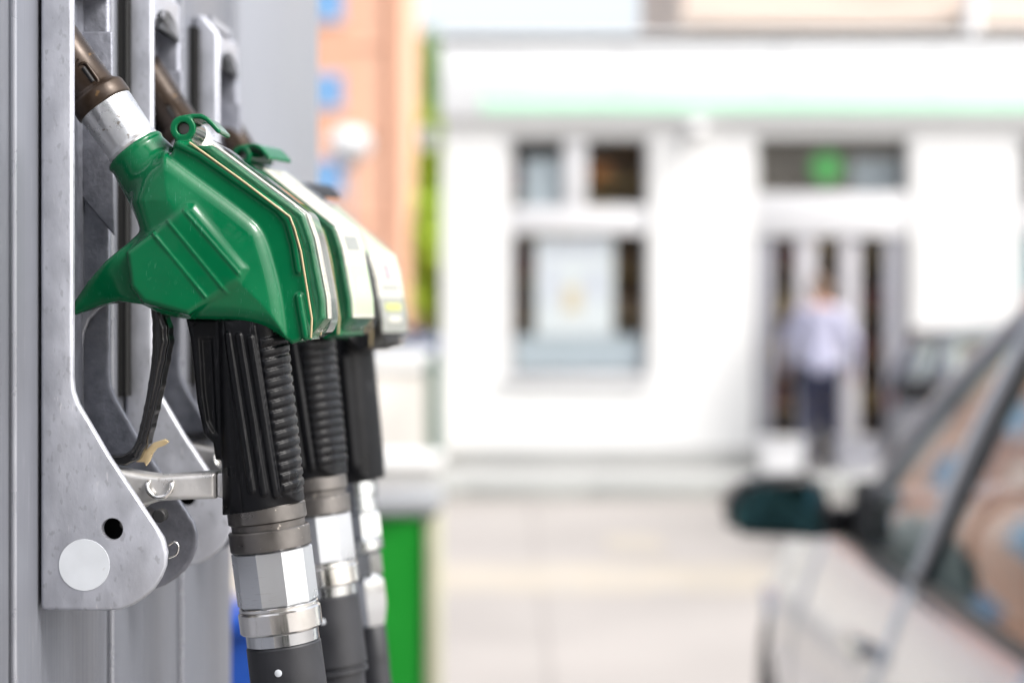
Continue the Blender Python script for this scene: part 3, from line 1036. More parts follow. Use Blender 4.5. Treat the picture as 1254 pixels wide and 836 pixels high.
    grid('tailgate', tg, 6, 16, paint, car)
    def rb(u, v):
        z = .445 - u * .22
        e = .79
        return (-e + 2 * e * v, -2.63 - .07 * (1 - (2 * v - 1) ** 4), z)
    grid('rear_bumper', rb, 3, 16, paint, car)
    def fb(u, v):
        z = .22 + u * (topz(1.6) * .945 - .24)
        e = .615
        return (-e + 2 * e * v, 1.61 + .12 * (1 - abs(2 * v - 1) ** 3) - .10 * u * u, z)
    grid('front_bumper', fb, 8, 16, paint, car)
    box('grille', (-.36, 1.60, .36), (.36, 1.735, .50), M['car_black'], car, 0.02)
    # inside
    box('cabin_floor', (-.74, -2.45, .26), (.74, .4, .32), M['interior'], car)
    box('dashboard', (-.70, .02, .60), (.70, .42, .95), M['interior'], car, 0.05)
    for s in (-1, 1):
        box('seat', (s * .37 - .24, -.95, .32), (s * .37 + .24, -.42, .56), M['interior'], car, 0.06)
        bk = box('seat_back', (s * .37 - .23, -1.12, .5), (s * .37 + .23, -.94, 1.12), M['interior'], car, 0.07)
        box('headrest', (s * .37 - .13, -1.12, 1.14), (s * .37 + .13, -1.02, 1.33), M['interior'], bk, 0.04)
    box('rear_seat', (-.64, -2.0, .4), (.64, -1.82, 1.10), M['interior'], car, 0.06)
    sw = link('steering_wheel', tube_mesh('steering_wheel', [(-.37 + .17 * math.cos(a * .3141593), -.28 + .06 * math.sin(a * .3141593), .92 + .16 * math.sin(a * .3141593)) for a in range(21)], .014, 8), M['car_black'], car, smooth=True)
    return car
make_car('silver people carrier close to the camera at the right', (1.63, 4.95, 0), 0, M['silver'], 1.62)
make_car('blue-grey parked car ahead of the silver people carrier', (3.42, 11.9, 0), R_(177), M['blue_grey'], 1.43)
make_car('dark blue car far off left of the shop', (-2.6, 47.5, 0), R_(-80), M['navy'], 1.47)

# ================================================================== PERSON
M['skin'] = mat('skin', (0.50, 0.29, 0.21), 0.55, noise=(30, 0.06))
M['shirt'] = mat('pale_lavender_shirt', (0.40, 0.40, 0.52), 0.8, noise=(9, 0.08))
M['trousers'] = mat('dark_blue_trousers', (0.014, 0.017, 0.042), 0.8, noise=(12, 0.2))
M['hair'] = mat('brown_hair', (0.16, 0.11, 0.08), 0.6, noise=(60, 0.3))
M['shoe'] = mat('dark_shoes', (0.02, 0.018, 0.016), 0.5)
def make_person(loc, rz):
    p = tag(empty('person', loc, rz), 'person in pale shirt and dark trousers at the shop door', 'person')
    h = .008
    xs = np.arange(-.46, .46, h); ys = np.arange(-.36, .36, h); zs = np.arange(-.03, 1.74, h)
    X, Y, Z = np.meshgrid(xs, ys, zs, indexing='ij')
    org = (xs[0], ys[0], zs[0])
    # local +Y is forward (away from the camera when rz=0)
    sh, el, wr = [], [], []
    hip = {1: (.095, 0, .86), -1: (-.095, 0, .86)}
    knee = {1: (.10, .10, .47), -1: (-.10, -.02, .46)}
    ank = {1: (.105, .05, .09), -1: (-.10, -.17, .10)}
    shd = {1: (.175, -.01, 1.375), -1: (-.175, -.01, 1.375)}
    elb = {1: (.285, -.05, 1.11), -1: (-.275, .01, 1.11)}
    wri = {1: (.29, .06, .88), -1: (-.29, .13, .90)}
    def legs(e):
        d = None
        for s in (1, -1):
            q = cone3(X, Y, Z, hip[s], knee[s], .085 + e, .058 + e)
            q = smin(q, cone3(X, Y, Z, knee[s], ank[s], .058 + e, .038 + e), .03)
            d = q if d is None else smin(d, q, .03)
        return d
    def torso(e):
        a = np.sqrt(((X) / (.155 + e)) ** 2 + ((Y) / (.105 + e)) ** 2 + ((Z - 1.20) / (.27 + e)) ** 2)
        t1 = (a - 1) * .105
        a2 = np.sqrt(((X) / (.165 + e)) ** 2 + ((Y + .005) / (.115 + e)) ** 2 + ((Z - .93) / (.15 + e)) ** 2)
        t2 = (a2 - 1) * .115
        d = smin(t1, t2, .09)
        d = smin(d, cone3(X, Y, Z, (-.13, -.01, 1.385), (.13, -.01, 1.385), .06 + e, .06 + e), .07)
        return d
    def arms(e, full=True):
        d = None
        for s in (1, -1):
            q = cone3(X, Y, Z, shd[s], elb[s], .052 + e, .040 + e)
            if full:
                q = smin(q, cone3(X, Y, Z, elb[s], wri[s], .038 + e, .026 + e), .02)
            d = q if d is None else np.minimum(d, q)
        return d
    body = smin(smin(torso(0), legs(0), .05), arms(0), .04)
    body = smin(body, cone3(X, Y, Z, (0, -.01, 1.40), (0, .015, 1.52), .055, .05), .04)
    head = (np.sqrt((X / .076) ** 2 + ((Y - .02) / .098) ** 2 + ((Z - 1.595) / .118) ** 2) - 1) * .076
    head = smin(head, cone3(X, Y, Z, (0, .05, 1.53), (0, .085, 1.515), .045, .03), .04)
    head = smin(head, cone3(X, Y, Z, (0, .112, 1.605), (0, .130, 1.575), .008, .014), .012)
    for s in (1, -1):
        head = smin(head, cone3(X, Y, Z, (s * .078, .005, 1.575), (s * .086, -.005, 1.61), .012, .016), .01)
        head = np.maximum(head, -cone3(X, Y, Z, (s * .032, .118, 1.60), (s * .034, .118, 1.60), .013, .013))
        w = np.array(wri[s])
        fwd = np.array((0, .35, -.94))
        palm = w + fwd * .05
        body = smin(body, cone3(X, Y, Z, w, palm, .026, .036), .015)
        for k, (o, ln) in enumerate(((-.030, .072), (-.010, .082), (.010, .078), (.030, .062))):
            a = palm + np.array((0, o, .0)) + fwd * .02
            b = a + fwd * ln * .6
            c = b + np.array((-s * .012, -.008, -.5)) / .51 * ln * .4
            body = np.minimum(body, np.minimum(cone3(X, Y, Z, a, b, .0095, .009), cone3(X, Y, Z, b, c, .009, .008)))
        a = w + fwd * .03 + np.array((-s * .01, .024, 0))
        body = smin(body, cone3(X, Y, Z, a, a + np.array((-s * .012, .03, -.045)), .011, .009), .008)
        body = smin(body, cone3(X, Y, Z, ank[s], np.array(ank[s]) + np.array((0, .13, -.06)), .04, .03), .03)
    body = smin(body, head, .02)
    link('body', net_mesh('body', body.astype(np.float32), org, h), M['skin'], p)
    e = .014
    shirt = smin(torso(e), arms(e, True), .03)
    wrinkle = .003 * np.sin(Z * 55 + X * 18) * np.sin(X * 40 + Y * 22)
    shirt = np.maximum(shirt + wrinkle, np.maximum(.84 - Z, Z - 1.435 + .0 * X))
    link('shirt', net_mesh('shirt', shirt.astype(np.float32), org, h), M['shirt'], p)
    tro = smin(legs(e), np.maximum(torso(e * .7), Z - .95), .05)
    tro = np.maximum(tro + wrinkle * .8, np.maximum(.085 - Z, Z - .93))
    tz = link('trousers', net_mesh('trousers', tro.astype(np.float32), org, h), M['trousers'], p)
    hair = (np.sqrt((X / .086) ** 2 + ((Y - .01) / .108) ** 2 + ((Z - 1.605) / .125) ** 2) - 1) * .086
    hair = np.maximum(hair, np.maximum(Y - .055 - (Z - 1.63) * .6, 1.535 - Z + (Y + .05) * .6))
    link('hair', net_mesh('hair', hair.astype(np.float32), org, h), M['hair'], p)
    for s in (1, -1):
        a = np.array(ank[s]) + np.array((0, -.04, -.055 if s > 0 else -.05))
        q = np.maximum(cone3(X, Y, Z, a, a + np.array((0, .20, 0.0)), .042, .036), -Z)
        link('shoe', net_mesh('shoe', q.astype(np.float32), org, h), M['shoe'], p)
    return p
make_person((2.70, 17.22, Z0), R_(-8))

# ================================================================== PUMP ISLAND AND DISPENSER
ROW = R_(2.9)                       # the row of nozzles runs slightly to the right of straight ahead
PO = Vector((-0.2387, 0.985, 0))
def row(x, y, z):                   # dispenser frame -> world
    return PO + Vector((math.cos(ROW) * x + math.sin(ROW) * y, -math.sin(ROW) * x + math.cos(ROW) * y, z))

isl = struct(empty('pump_island', row(0, 0, 0), -ROW))
bm = bmesh.new()
prism_bm(bm, [(-.75, -.9), (.30, -.9), (.36, -.84), (.36, 1.4), (.30, 1.46), (-.75, 1.46), (-.81, 1.4), (-.81, -.84)], -.05, .15, 'z')
bmesh.ops.recalc_face_normals(bm, faces=bm.faces)
bmesh.ops.bevel(bm, geom=[e for e in bm.edges if abs((e.verts[0].co - e.verts[1].co).z) < .01], offset=.015, segments=2, affect='EDGES')
link('island_slab', bm_mesh('island_slab', bm), M['kerbstone'], isl, smooth=True, sharp=40)

disp = tag(empty('fuel_dispenser', row(0, 0, .15), -ROW), 'grey metal fuel pump with three cast nozzle holders', 'fuel pump')
def dz(o):
    o.location.z -= .15
    return o
# local frame: x out of the face, y along the row, z world height - 0.15 (shifted by dz)
dz(box('plinth_frame', (-.50, -.34, .15), (-.012, .50, .30), M['grey_metal'], disp, 0.006))
dz(box('cabinet', (-.50, -.34, .302), (-.0125, .495, 1.52), M['grey_metal'], disp, 0.004))
dz(box('upper_cabinet', (-.52, -.36, 1.523), (-.0125, .515, 2.25), M['grey_metal'], disp, 0.006))
dz(box('mast_cladding', (-.50, .50, 1.46), (.012, .885, 2.25), M['column'], disp, 0.02))
M['trim'] = mat('bright_edge_glint', (0.42, 0.43, 0.47), 0.3, metal=0.5, noise=(30, 0.06))  # brighter tone that paints the glint of the panel bevels
ED = (-.35, -.042, .142, .325, .508)
for a, b in zip(ED[:-1], ED[1:]):
    dz(box('panel', (-.012, a + .0012, .32), (0, b - .0012, 2.24), M['panel'], disp, 0.0035, 2))

for a in ED[:-1]:
    dz(box('edge_glint', (.0002, a - .0006, .33), (.0022, a + .0018, 2.2), M['trim'], disp, .0006))  # bright strips painted in as the bevel glint at panel edges
def hx(px): return (px - 46) * .415e-3
def hz(py): return 1.52 - (py - 380) * .4104e-3
OUT = [(50, -116), (62, -116), (90, -85), (90, 462), (91.5, 478), (97, 494), (134, 557), (192, 644), (201, 658), (205, 675), (203.5, 692), (198, 706), (189, 720), (177, 731), (163, 740), (147, 746), (130, 747.5), (50, 747.5)]
PLATE = [(hx(x), hz(y)) for x, y in OUT]
PLATE[0] = (.0015, PLATE[0][1]); PLATE[-1] = (.0015, PLATE[-1][1])
HC = (hx(138), hz(647))
HOLE = [(HC[0] + .0056 * math.cos(a * math.pi / 12), HC[1] + .0056 * math.sin(a * math.pi / 12)) for a in range(24)]
HW = .077                           # width of a holder
def make_holster(y0, first):
    bm = bmesh.new()
    prism_bm(bm, PLATE, 0, .0055, 'y', [HOLE])
    bmesh.ops.recalc_face_normals(bm, faces=bm.faces)
    es = [e for e in bm.edges if len(e.link_faces) == 2 and e.calc_face_angle(0) > R_(60)]
    es = [e for e in es if (Vector((e.verts[0].co.x, e.verts[0].co.z)) - Vector(HC)).length > .008]
    bmesh.ops.bevel(bm, geom=es, offset=.0022, segments=3, affect='EDGES', profile=.5)
    me = bm_mesh('holder', bm)
    h = dz(link('nozzle_holder', me, M['cast'], disp, smooth=True, sharp=30))
    h.location.y = y0
    def sub(o):
        return o
    # far side plate, back wall, arched top web, floor web
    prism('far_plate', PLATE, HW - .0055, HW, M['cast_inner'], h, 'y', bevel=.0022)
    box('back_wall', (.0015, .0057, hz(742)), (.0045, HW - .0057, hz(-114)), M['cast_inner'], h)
    arch = [(.0056, hz(-86)), (HW - .0056, hz(-86)), (HW - .0056, hz(-28))]
    for k in range(13):
        a = math.pi * k / 12
        arch.append((HW / 2 + (HW / 2 - .0058) * math.cos(a), hz(-29) + .0135 * math.sin(a)))
    arch.append((.0056, hz(-28)))
    prism('arched_web', arch, hx(82), hx(89.5), M['cast'], h, 'x', bevel=.001)
    box('top_cap', (.0045, .0057, hz(-112)), (hx(76), HW - .0057, hz(-104)), M['cast'], h, .001)
    # raised ribs on the inside of the far plate
    def ib(px): return hx(750 - (750 - px) / .932)
    def iz(py): return hz(380 - (380 - py) / .932)
    rib1 = [(ib(x), iz(y)) for x, y in ((98, 372), (145, 362), (137, 371), (124, 378), (112, 391), (105.5, 408), (104, 425), (104, 505), (98, 497))]
    prism('raised_rib', rib1, HW - .0095, HW - .0057, M['cast'], h, 'y', bevel=.001)
    rib2 = [(ib(x), iz(y)) for x, y in ((97.5, 40), (140, 40), (143, 290), (97.5, 236))]
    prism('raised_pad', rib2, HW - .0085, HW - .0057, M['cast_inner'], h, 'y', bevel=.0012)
    # hinge bolt seen through the hole, spring clip, black cup painting the hole's shade
    o = lathe('bolt', ring_prof(.016, HW - .008, .0032), M['dull'], h, (hx(144), 0, hz(645)), (0, 1, 0), 20)
    lathe('hole_shade_cup', [(.0190, .0095), (.0195, .0100), (.0062, .0100), (.0062, .0088), (.0180, .0086)], M['gap_shade'], h, (hx(138), 0, hz(647)), (0, 1, 0), 28)
    lathe('rubber_stop', ring_prof(.012, .020, .0034), M['seal'], h, (hx(188), 0, hz(634)), (0, 1, 0), 20)
    w = bez([(hx(196), .02, hz(688)), (hx(206), .02, hz(683)), (hx(208), .02, hz(673)), (hx(203), .02, hz(668)), (hx(196), .02, hz(672))], 6)
    tube('spring_clip', w, .0006, M['steel'], h, 8)
    if first:
        d = link('round_sticker', lathe_mesh('round_sticker', [(0, .01295), (.0003, .01285)], 56), M['sticker'], h, smooth=True, sharp=20)
        d.location = (hx(104), -.0001, hz(691)); d.rotation_euler = (R_(90), 0, 0)
    return h
YS = (0.0, .172, .365)
for i, y in enumerate(YS):
    make_holster(y, i == 0)
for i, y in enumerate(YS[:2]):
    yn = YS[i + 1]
    dz(box('gap_shade_strip', (.0004, yn - .011, hz(-90)), (.005, yn - .003, hz(500)), M['gap_shade'], disp, .001))  # black strips painting the shade in the gaps between holders

# ================================================================== NOZZLES
KX, KZ = .430, .4235                # mm per unit of the profile drawing
def P(x, y): return ((x - 300) * KX, -(y - 400) * KZ)
def PP(*pts): return [P(*p) for p in pts]
def PM(x, y, t=0.0): return Vector(((x - 300) * KX * 1e-3, t, -(y - 400) * KZ * 1e-3))

def chaikin(pts, n=2, k=.2):
    pts = [np.array(q, float) for q in pts]
    for _ in range(n):
        out = []
        for i in range(len(pts)):
            a, b = pts[i], pts[(i + 1) % len(pts)]
            out += [a + (b - a) * k, b - (b - a) * k]
        pts = out
    return pts
def axes(px0, px1, py0, py1, tmax, h):
    u0, w1 = P(px0, py0); u1, w0 = P(px1, py1)
    us = np.arange(u0, u1, h); ts = np.arange(-tmax, tmax + h, h); ws2 = np.arange(w0, w1, h)
    U, W = np.meshgrid(us, ws2, indexing='ij')
    return us, ts, ws2, U, W

def e3(d2): return d2[:, None, :]

def body_mesh():
    h = .72
    us, ts, ws2, U, W = axes(78, 425, 128, 432, 33, h)
    t = ts[None, :, None]
    X = us[:, None, None]; Z = ws2[None, None, :]
    main = PP((168, 246), (182, 216), (206, 190), (213, 187), (320, 267), (334, 288), (352, 352), (361, 420), (350, 413), (330, 400), (300, 393), (265, 391), (235, 391), (200, 384), (184, 371), (172, 352), (168, 312), (181, 288), (174, 264))
    m2 = sd_poly(U, W, chaikin(main))
    d = rext(e3(m2), t, e3(22.3 + 3.6 * sstep(0, 24, -m2)), 8.5)
    # neck round the spout collar
    a, b = P(165, 183), P(222, 258)
    neck = cone3(X, t, Z, (a[0], 0, a[1]), (b[0], 0, b[1]), 15.4, 22.0)
    ax_ = np.array([b[0] - a[0], b[1] - a[1]]); ax_ /= np.linalg.norm(ax_)
    cut = -((X - a[0]) * ax_[0] + (Z - a[1]) * ax_[1]) - .2
    neck = np.maximum(neck, cut)
    d = smin(d, neck, 5.0)
    # rim round the mouth of the neck
    along = (X - a[0]) * ax_[0] + (Z - a[1]) * ax_[1]
    rad = np.sqrt((-(X - a[0]) * ax_[1] + (Z - a[1]) * ax_[0]) ** 2 + t ** 2)
    lip = np.sqrt(np.maximum(np.abs(rad - 15.2), 0) ** 2 + (along - 1.2) ** 2) - 1.3
    d = smin(d, lip, 1.2)
    d = np.maximum(d, -np.maximum(rad - 13.9, along - 9))
    # horn over the trigger
    hornp = PP((182, 282), (162, 300), (136, 321), (112, 345), (95, 368), (90, 381), (93, 386), (104, 382), (130, 373), (152, 369), (182, 373), (205, 378), (200, 300))
    tip = np.array(P(92, 383))
    dist = np.sqrt((U - tip[0]) ** 2 + (W - tip[1]) ** 2)
    hh = e3(6.5 + 11.0 * sstep(0, 42, dist))
    horn = rext(e3(sd_poly(U, W, hornp)), t, hh, 4.2)
    d = smin(d, horn, 2.2)
    # raised side pad with three moulded lines
    pad2 = sd_poly(U, W, PP((168, 310), (240, 255), (248, 255), (309, 330), (303, 345), (242, 386), (188, 371), (173, 352)))
    pad = rext(e3(pad2), t, 26.6, 3.0)
    ln = np.minimum(np.minimum(sd_line(U, W, PP((201, 288), (263, 364))), sd_line(U, W, PP((218, 273), (290, 362)))), sd_line(U, W, PP((237, 260), (304, 338))))
    pad = pad - e3(.75 * (1 - sstep(.25, 1.15, ln)))
    d = smin(d, pad, 3.0)
    # slightly dished facets of the side
    d = d + e3(.5 * (1 - sstep(0, 22, sd_line(U, W, PP((196, 232), (240, 222), (300, 276))))))
    # flange that carries the window, with two beads
    fl = PP((224, 178), (240, 175), (302, 221), (361, 266), (374, 308), (387, 390), (385, 416), (376, 412), (372, 417), (362, 421), (340, 402), (340, 330), (318, 280), (214, 200))
    fd = rext(e3(sd_poly(U, W, fl)), t, 18.6, 1.6)
    for pl, rr in ((((228, 180), (252, 192), (346, 258), (358, 272), (366, 300), (371, 332)), 2.3), (((371, 364), (375, 388), (379, 411)), 2.3)):
        l2 = e3(sd_line(U, W, PP(*pl)))
        bead = np.sqrt(l2 ** 2 + (np.abs(t) - 18.2) ** 2) - rr
        fd = smin(fd, bead, .8)
    d = smin(d, fd, 1.0)
    # eye of the hinge and the bent thumb tab
    c = P(231, 160)
    r2 = np.sqrt((U - c[0]) ** 2 + (W - c[1]) ** 2)
    eye = rext(e3(np.abs(r2 - 4.9) - 1.75), t + 0, 16.0, .6)
    d = smin(d, eye, .8)
    web = rext(e3(sd_poly(U, W, PP((222, 172), (240, 172), (244, 182), (232, 190), (218, 184)))), t, 15.5, 1)
    d = smin(d, web, 1.0)
    tb = sd_line(U, W, PP((233, 146.5), (243, 145), (252, 145), (259, 148.5), (266, 155), (273, 163)))
    tab = rext(e3(tb - 1.25), t, 15.5, .8)
    d = smin(d, tab, .8)
    return net_mesh('body', d.astype(np.float32), (us[0], ts[0], ws2[0]), h, 1e-3)

COV = PP((239, 177), (262, 168.5), (382, 259), (393, 291), (407, 364), (408.5, 391), (403, 406), (386, 415.5), (387, 390), (374, 308), (361, 267), (302, 221.5))
def inset_outline(off):
    q = [np.array(P(*c)) for c in ((239, 177), (262, 168.5), (382, 259), (393, 291), (407, 364), (408.5, 391), (403, 406))]
    out = []
    for i in range(1, len(q) - 1):
        d1 = (q[i] - q[i - 1]) / np.linalg.norm(q[i] - q[i - 1])
        d2 = (q[i + 1] - q[i]) / np.linalg.norm(q[i + 1] - q[i])
        n1, n2 = np.array((d1[1], -d1[0])), np.array((d2[1], -d2[0]))
        m_ = (n1 + n2) / (1 + n1 @ n2)
        out.append(q[i] + m_ * off)
    return [out[0] + (out[1] - out[0]) * .04, out[1]], out[1:]
def frac(pts, t):
    L = [np.linalg.norm(np.array(b) - np.array(a)) for a, b in zip(pts[:-1], pts[1:])]
    s = t * sum(L)
    for (a, b), l in zip(zip(pts[:-1], pts[1:]), L):
        if s <= l + 1e-9:
            return np.array(a) + (np.array(b) - np.array(a)) * s / l
        s -= l
    return np.array(pts[-1])

def cover_mesh():
    h = .62
    us, ts, ws2, U, W = axes(232, 416, 160, 424, 24, h)
    t = ts[None, :, None]
    d2 = sd_poly(U, W, chaikin(COV, 2, .14))
    outer = rext(e3(d2), t, 20.6, 5.0)
    # hollow inside, open towards the flange
    back = sd_poly(U, W, PP((239, 177), (302, 221.5), (361, 267), (374, 308), (387, 390), (386, 416), (370, 416), (340, 300), (230, 190)))
    inn = np.minimum(d2 + 1.9, np.maximum(sd_line(U, W, PP((246, 182), (302, 221.5), (361, 267), (374, 308), (387, 390), (386, 411))) - 2.2, d2))
    inner = rext(e3(d2 + 1.9), t, 18.6, 3.4)
    d = np.maximum(outer, -inner)
    return net_mesh('window_cover', d.astype(np.float32), (us[0], ts[0], ws2[0]), h, 1e-3)
def insert_mesh():
    h = .62
    us, ts, ws2, U, W = axes(232, 416, 160, 424, 24, h)
    ou = inset_outline(3.2)
    d2 = sd_poly(U, W, [P(247, 181.5)] + ou[0] + ou[1][1:] + PP((384.5, 410), (383.5, 390), (370, 309), (357, 270), (300, 226)))
    d = rext(e3(d2), ts[None, :, None], 17.7, 2.4)
    # two faint moulded steps round its rim
    d = d + e3(.5 * (1 - sstep(.2, .9, np.abs(d2 + 3.2))))
    return net_mesh('window_insert', d.astype(np.float32), (us[0], ts[0], ws2[0]), h, 1e-3)

def grip_mesh(ribbed=True):
    h = .58
    us, ts, ws2, U, W = axes(222, 385, 376, 640, 23, h)
    t = ts[None, :, None]
    g = PP((270, 380), (350, 380), (347, 425), (350, 450), (359, 520), (368, 604), (369, 613), (276, 630), (276, 600), (273, 500))
    d = rext(e3(sd_poly(U, W, g)), t, 18.0, 11.0)
    # bulge so that the side is round rather than flat
    mid = e3(np.abs(sd_line(U, W, PP((310, 380), (323, 640)))))
    rr_ = e3(15.8 + 3.6 * np.clip((P(0, 390)[1] - W) / 100.0, 0, 1))
    d = smin(d, np.sqrt(mid ** 2 + (t / 1.08) ** 2) - rr_, 4.0)
    d = np.maximum(d, e3(sd_poly(U, W, PP((255, 378), (390, 378), (390, 611.5), (372, 611.5), (275, 629), (255, 632)))))
    bars = None
    src = (((285, 410), (315, 596)), ((299, 411), (330, 599)), ((313, 414), (344, 602))) if ribbed else (((292, 405), (312, 596)), ((312, 405), (334, 598)), ((333, 430), (352, 590)))
    for a, b in src:
        l2 = sd_line(U, W, PP(a, b))
        bars = l2 if bars is None else np.minimum(bars, l2)
    d = d - e3((1.2 if ribbed else 2.4) * (1 - sstep(1.0, 2.3, bars)))
    if ribbed:
        lx = 322 + (400 - 400) + 0
        a, b = np.array(P(322, 414)), np.array(P(351, 604))
        e = (b - a) / np.linalg.norm(b - a)
        s = (U - a[0]) * e[0] + (W - a[1]) * e[1]          # along
        o = -((U - a[0]) * e[1] - (W - a[1]) * e[0])       # outwards positive to the right
        o = np.where(True, o, o)
        ph = (s + .10 * o) / 5.35
        sq = sstep(.27, .38, np.abs((ph % 1.0) - .5))
        mask = sstep(-.2, 1.6, o) * sstep(-1, 1, s) * (1 - sstep(79.5, 81.5, s))
        d = d - e3(.8 * mask * (1 - sq))
        seam = sd_line(U, W, PP((319, 398), (322, 415), (349, 603)))
        d = d + e3(.5 * (1 - sstep(.2, .7, seam)))
    # seam and end lip
    d = d + e3(.45 * (1 - sstep(.2, .7, sd_line(U, W, PP((279, 385), (291, 500), (304, 622))))))
    # hand pad behind the grip, with its dished panel
    pd = sd_poly(U, W, PP((231, 388), (276, 388), (282, 560), (267, 562), (264, 541), (253, 531), (245, 492), (237, 415)))
    dish = sd_poly(U, W, PP((247, 412), (266, 412), (272, 532), (264, 530), (256, 516), (251, 480)))
    pad = rext(e3(pd), t, 10.5, 3.2) + e3(1.8 * (1 - sstep(-2.4, .2, dish)))
    d = smin(d, pad, 2.0)
    return net_mesh('grip', d.astype(np.float32), (us[0], ts[0], ws2[0]), h, 1e-3)

def lever_mesh():
    h = .5
    us, ts, ws2, U, W = axes(128, 216, 358, 582, 12, h)
    pts = [(193, 366), (197, 385), (200, 402), (200.5, 418), (198, 440), (193, 470), (187, 500), (182, 522), (177, 542), (169, 556), (157, 562.5), (136, 562)]
    wd = [6.5, 7.5, 9.5, 10, 8.5, 7.5, 6.8, 6.5, 6.6, 7.2, 6.2, 5.5]
    d2 = None
    for k in range(len(pts) - 1):
        a, b = P(*pts[k]), P(*pts[k + 1])
        ex, ey = b[0] - a[0], b[1] - a[1]
        tt = np.clip(((U - a[0]) * ex + (W - a[1]) * ey) / (ex * ex + ey * ey), 0, 1)
        q = np.sqrt((U - a[0] - ex * tt) ** 2 + (W - a[1] - ey * tt) ** 2) - (wd[k] + (wd[k + 1] - wd[k]) * tt) * KX
        d2 = q if d2 is None else smin(d2, q, 1.0)
    d = rext(e3(d2), ts[None, :, None], 8.5, 2.3)
    d = d + e3(.5 * (1 - sstep(.3, 1.0, np.abs(d2 + 2.1))))
    return net_mesh('trigger', d.astype(np.float32), (us[0], ts[0], ws2[0]), h, 1e-3)

def arm_mesh():
    h = .55
    us, ts, ws2, U, W = axes(120, 275, 560, 660, 14, h)
    d2 = sd_poly(U, W, PP((128, 571), (152, 574), (178, 579), (200, 581.5), (235, 579), (268, 576.5), (268, 609), (222, 610.5), (200, 612), (184, 617), (166, 632), (150, 648), (128, 648)))
    d = rext(e3(d2), ts[None, :, None], 10.5, 2.6)
    return net_mesh('guard_arm', d.astype(np.float32), (us[0], ts[0], ws2[0]), h, 1e-3)

M['arm'] = mat('satin_cast_arm', (0.62, 0.61, 0.60), 0.36, metal=0.6, noise=(90, 0.12), bump=(300, 0.25), specks=(210, 0.66, (0.35, 0.33, 0.31)))
BODY, COVER, INSERT = body_mesh(), cover_mesh(), insert_mesh()
GRIP, GRIP3 = grip_mesh(True), grip_mesh(False)
LEVER, ARM = lever_mesh(), arm_mesh()
MM = 1e-3 * .4265
SDIR = Vector((-.575, 0, .818))           # the spout points up into the holder
CDIR = Vector((.128, 0, -.992))           # the hose end points down

def use(name, me, m, parent):
    o = bpy.data.objects.new(name, me)
    C.objects.link(o)
    if len(me.materials) == 0:
        me.materials.append(m)
    if me.materials[0] != m:
        o.material_slots[0].link = 'OBJECT'
        o.material_slots[0].material = m
    o.parent = parent
    return o

def strip(name, pts, half, thick, m, parent):
    """thin strip following the window outline, centred on t=0"""
    pts = [Vector((p[0] * 1e-3, 0, p[1] * 1e-3)) for p in pts]
    v, f = [], []
    for i, p in enumerate(pts):
        a, b = pts[max(0, i - 1)], pts[min(len(pts) - 1, i + 1)]
        d = (b - a).normalized()
        nrm = Vector((d.z, 0, -d.x))
        nrm = Vector((-d.z, 0, d.x))
        for s, k in ((-1, 0), (1, 0), (1, 1), (-1, 1)):
            q = p + nrm * thick * k
            v.append((q.x, s * half, q.z))
    n = len(pts)
    for i in range(n - 1):
        for k in range(4):
            f.append((i * 4 + k, i * 4 + (k + 1) % 4, (i + 1) * 4 + (k + 1) % 4, (i + 1) * 4 + k))
    f += [(3, 2, 1, 0), tuple((n - 1) * 4 + k for k in range(4))]
    bm = bmesh.new()
    me = mesh(name, v, f)
    bm.from_mesh(me)
    bmesh.ops.recalc_face_normals(bm, faces=bm.faces)
    bm.to_mesh(me)
    bm.free()
    return link(name, me, m, parent)

